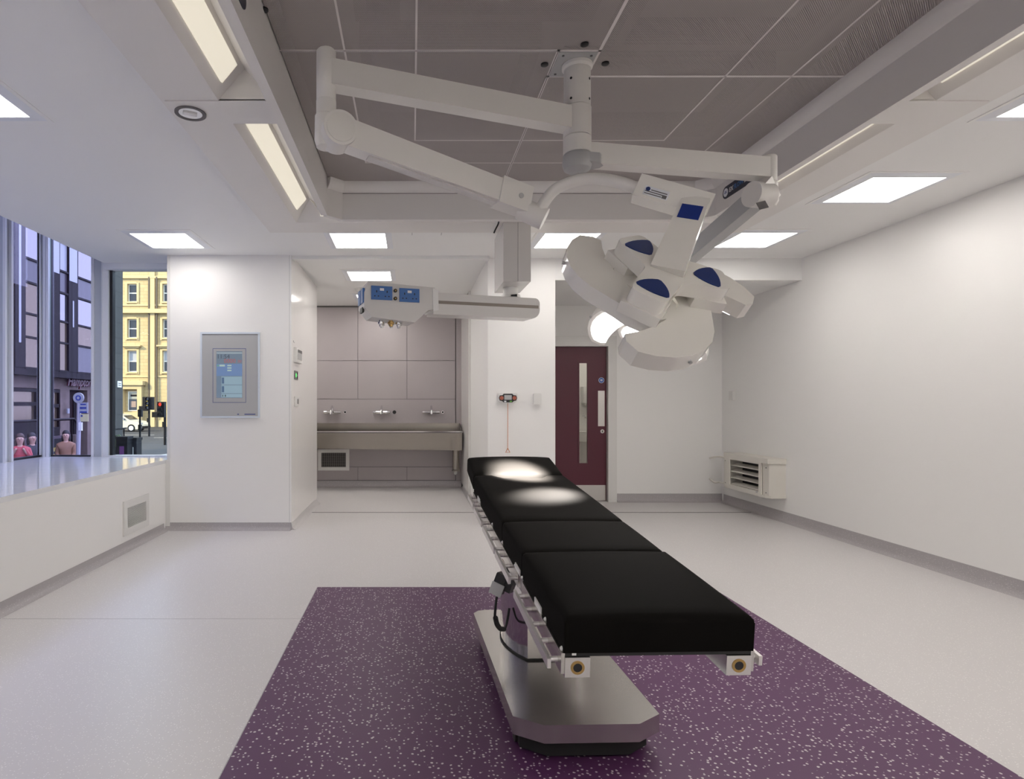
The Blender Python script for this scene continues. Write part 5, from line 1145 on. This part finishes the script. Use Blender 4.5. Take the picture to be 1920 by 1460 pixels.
# passers-by
def person(label, loc, facing, coat, hair, legs, sit=0.0, arm=None):
    t = thing('person', label, 'person', Matrix.Translation(V(loc)) @ Matrix.Rotation(facing, 4, 'Z') @ Matrix.Scale(0.90, 4))
    Mx = WM[t.name]
    def skin(name, verts, edges, rad, m, lv=2):
        me = bpy.data.meshes.new(name); me.from_pydata(verts, edges, []); o = bpy.data.objects.new(name, me); COL.objects.link(o); o.parent = t; WM[o.name] = Mx
        md = o.modifiers.new('skin', 'SKIN')
        for i, r in enumerate(rad): me.skin_vertices[0].data[i].radius = (r, r) if not isinstance(r, tuple) else r
        me.skin_vertices[0].data[0].use_root = True
        sb_ = o.modifiers.new('sub', 'SUBSURF'); sb_.levels = lv; sb_.render_levels = lv
        me.materials.append(m); md.use_smooth_shade = True; return o
    ar = arm or ((0.21, -0.02, 1.10), (0.17, -0.16, 0.98))
    el, ha = ar
    bv = [(0, 0, 0.92), (0, 0, 1.15), (0, 0.01, 1.38), (0, 0, 1.47), (0, -0.01, 1.54), (0, -0.015, 1.64), (0, -0.01, 1.70),
          (0.18, 0, 1.36), el, ha, (-0.18, 0, 1.36), (-el[0], el[1], el[2]), (-ha[0], ha[1], ha[2]),
          (0.09, 0, 0.86), (0.10, -0.01, 0.48), (0.10, 0.02, 0.08), (0.11, -0.11, 0.03), (-0.09, 0, 0.86), (-0.10, 0.02, 0.48), (-0.10, 0.04, 0.08), (-0.11, -0.09, 0.03)]
    be = [(0, 1), (1, 2), (2, 3), (3, 4), (4, 5), (5, 6), (2, 7), (7, 8), (8, 9), (2, 10), (10, 11), (11, 12), (0, 13), (13, 14), (14, 15), (15, 16), (0, 17), (17, 18), (18, 19), (19, 20)]
    br = [0.13, 0.12, 0.11, 0.055, 0.07, 0.105, 0.08, 0.06, 0.045, 0.032, 0.06, 0.045, 0.032, 0.085, 0.06, 0.042, 0.035, 0.085, 0.06, 0.042, 0.035]
    skin('body', bv, be, br, X_['skin'])
    cv = [(0, 0, 0.80), (0, 0, 1.0), (0, 0, 1.18), (0, 0.01, 1.37), (0, 0.005, 1.50), (0.185, 0, 1.35), (el[0]*1.02, el[1], el[2]), (ha[0]*1.02, ha[1]*0.85+0.0, ha[2]+0.03), (-0.185, 0, 1.35), (-el[0]*1.02, el[1], el[2]), (-ha[0]*1.02, ha[1]*0.85, ha[2]+0.03)]
    ce = [(0, 1), (1, 2), (2, 3), (3, 4), (3, 5), (5, 6), (6, 7), (3, 8), (8, 9), (9, 10)]
    skin('coat', cv, ce, [0.19, 0.18, 0.165, 0.16, 0.085, 0.085, 0.068, 0.052, 0.085, 0.068, 0.052], coat)
    skin('trousers', [(0, 0, 0.92), (0.095, 0, 0.80), (0.105, -0.01, 0.48), (0.105, 0.02, 0.10), (-0.095, 0, 0.80), (-0.105, 0.02, 0.48), (-0.105, 0.04, 0.10)], [(0, 1), (1, 2), (2, 3), (0, 4), (4, 5), (5, 6)], [0.14, 0.10, 0.075, 0.06, 0.10, 0.075, 0.06], legs)
    part('hair', G().sphere((0, 0.035, 1.695), 0.105, n=18, scl=(0.97, 0.95, 1.0)).sphere((0, 0.075, 1.56), 0.095, n=14, scl=(1.1, 0.6, 1.5)).sphere((0.085, 0.03, 1.56), 0.045, n=12, scl=(0.8, 1, 2.4)).sphere((-0.085, 0.03, 1.56), 0.045, n=12, scl=(0.8, 1, 2.4)), hair, t, local=True)
    g = G().sphere((0.032, -0.102, 1.655), 0.010, n=8).sphere((-0.032, -0.102, 1.655), 0.010, n=8); part('eyes', g, X_['black'], t, local=True)
    part('nose', G().sphere((0, -0.112, 1.63), 0.014, n=8, scl=(0.8, 1, 1.4)), X_['skin'], t, local=True)
    part('mouth', G().sphere((0, -0.100, 1.595), 0.016, n=8, scl=(1.4, 0.5, 0.4)), mat('lips', (0.35, 0.10, 0.09), 0.5), t, local=True)
    return t
brown = mat('brown_hair', (0.06, 0.03, 0.02), 0.6); dark_h = mat('dark_hair', (0.015, 0.010, 0.010), 0.6)
person('person with long brown hair in a red coat, hand raised to the chin', (-9.15, 13.95, ZS), 0.55, mat('red_coat', (0.42, 0.06, 0.07), 0.7), brown, mat('grey_trousers', (0.10, 0.10, 0.14), 0.7), arm=((0.24, -0.06, 1.12), (0.07, -0.20, 1.42)))
person('person in dark clothes standing between the red coat and the mullion', (-9.12, 14.35, ZS), 1.0, mat('black_coat', (0.02, 0.018, 0.025), 0.7), dark_h, mat('black_trousers', (0.015, 0.015, 0.02), 0.7))
person('person in a dark waistcoat with tan sleeves before the yellow poster', (-9.03, 15.6, ZS), 0.4, mat('tan_jacket', (0.24, 0.12, 0.07), 0.7), dark_h, mat('navy_trousers', (0.03, 0.035, 0.07), 0.7))
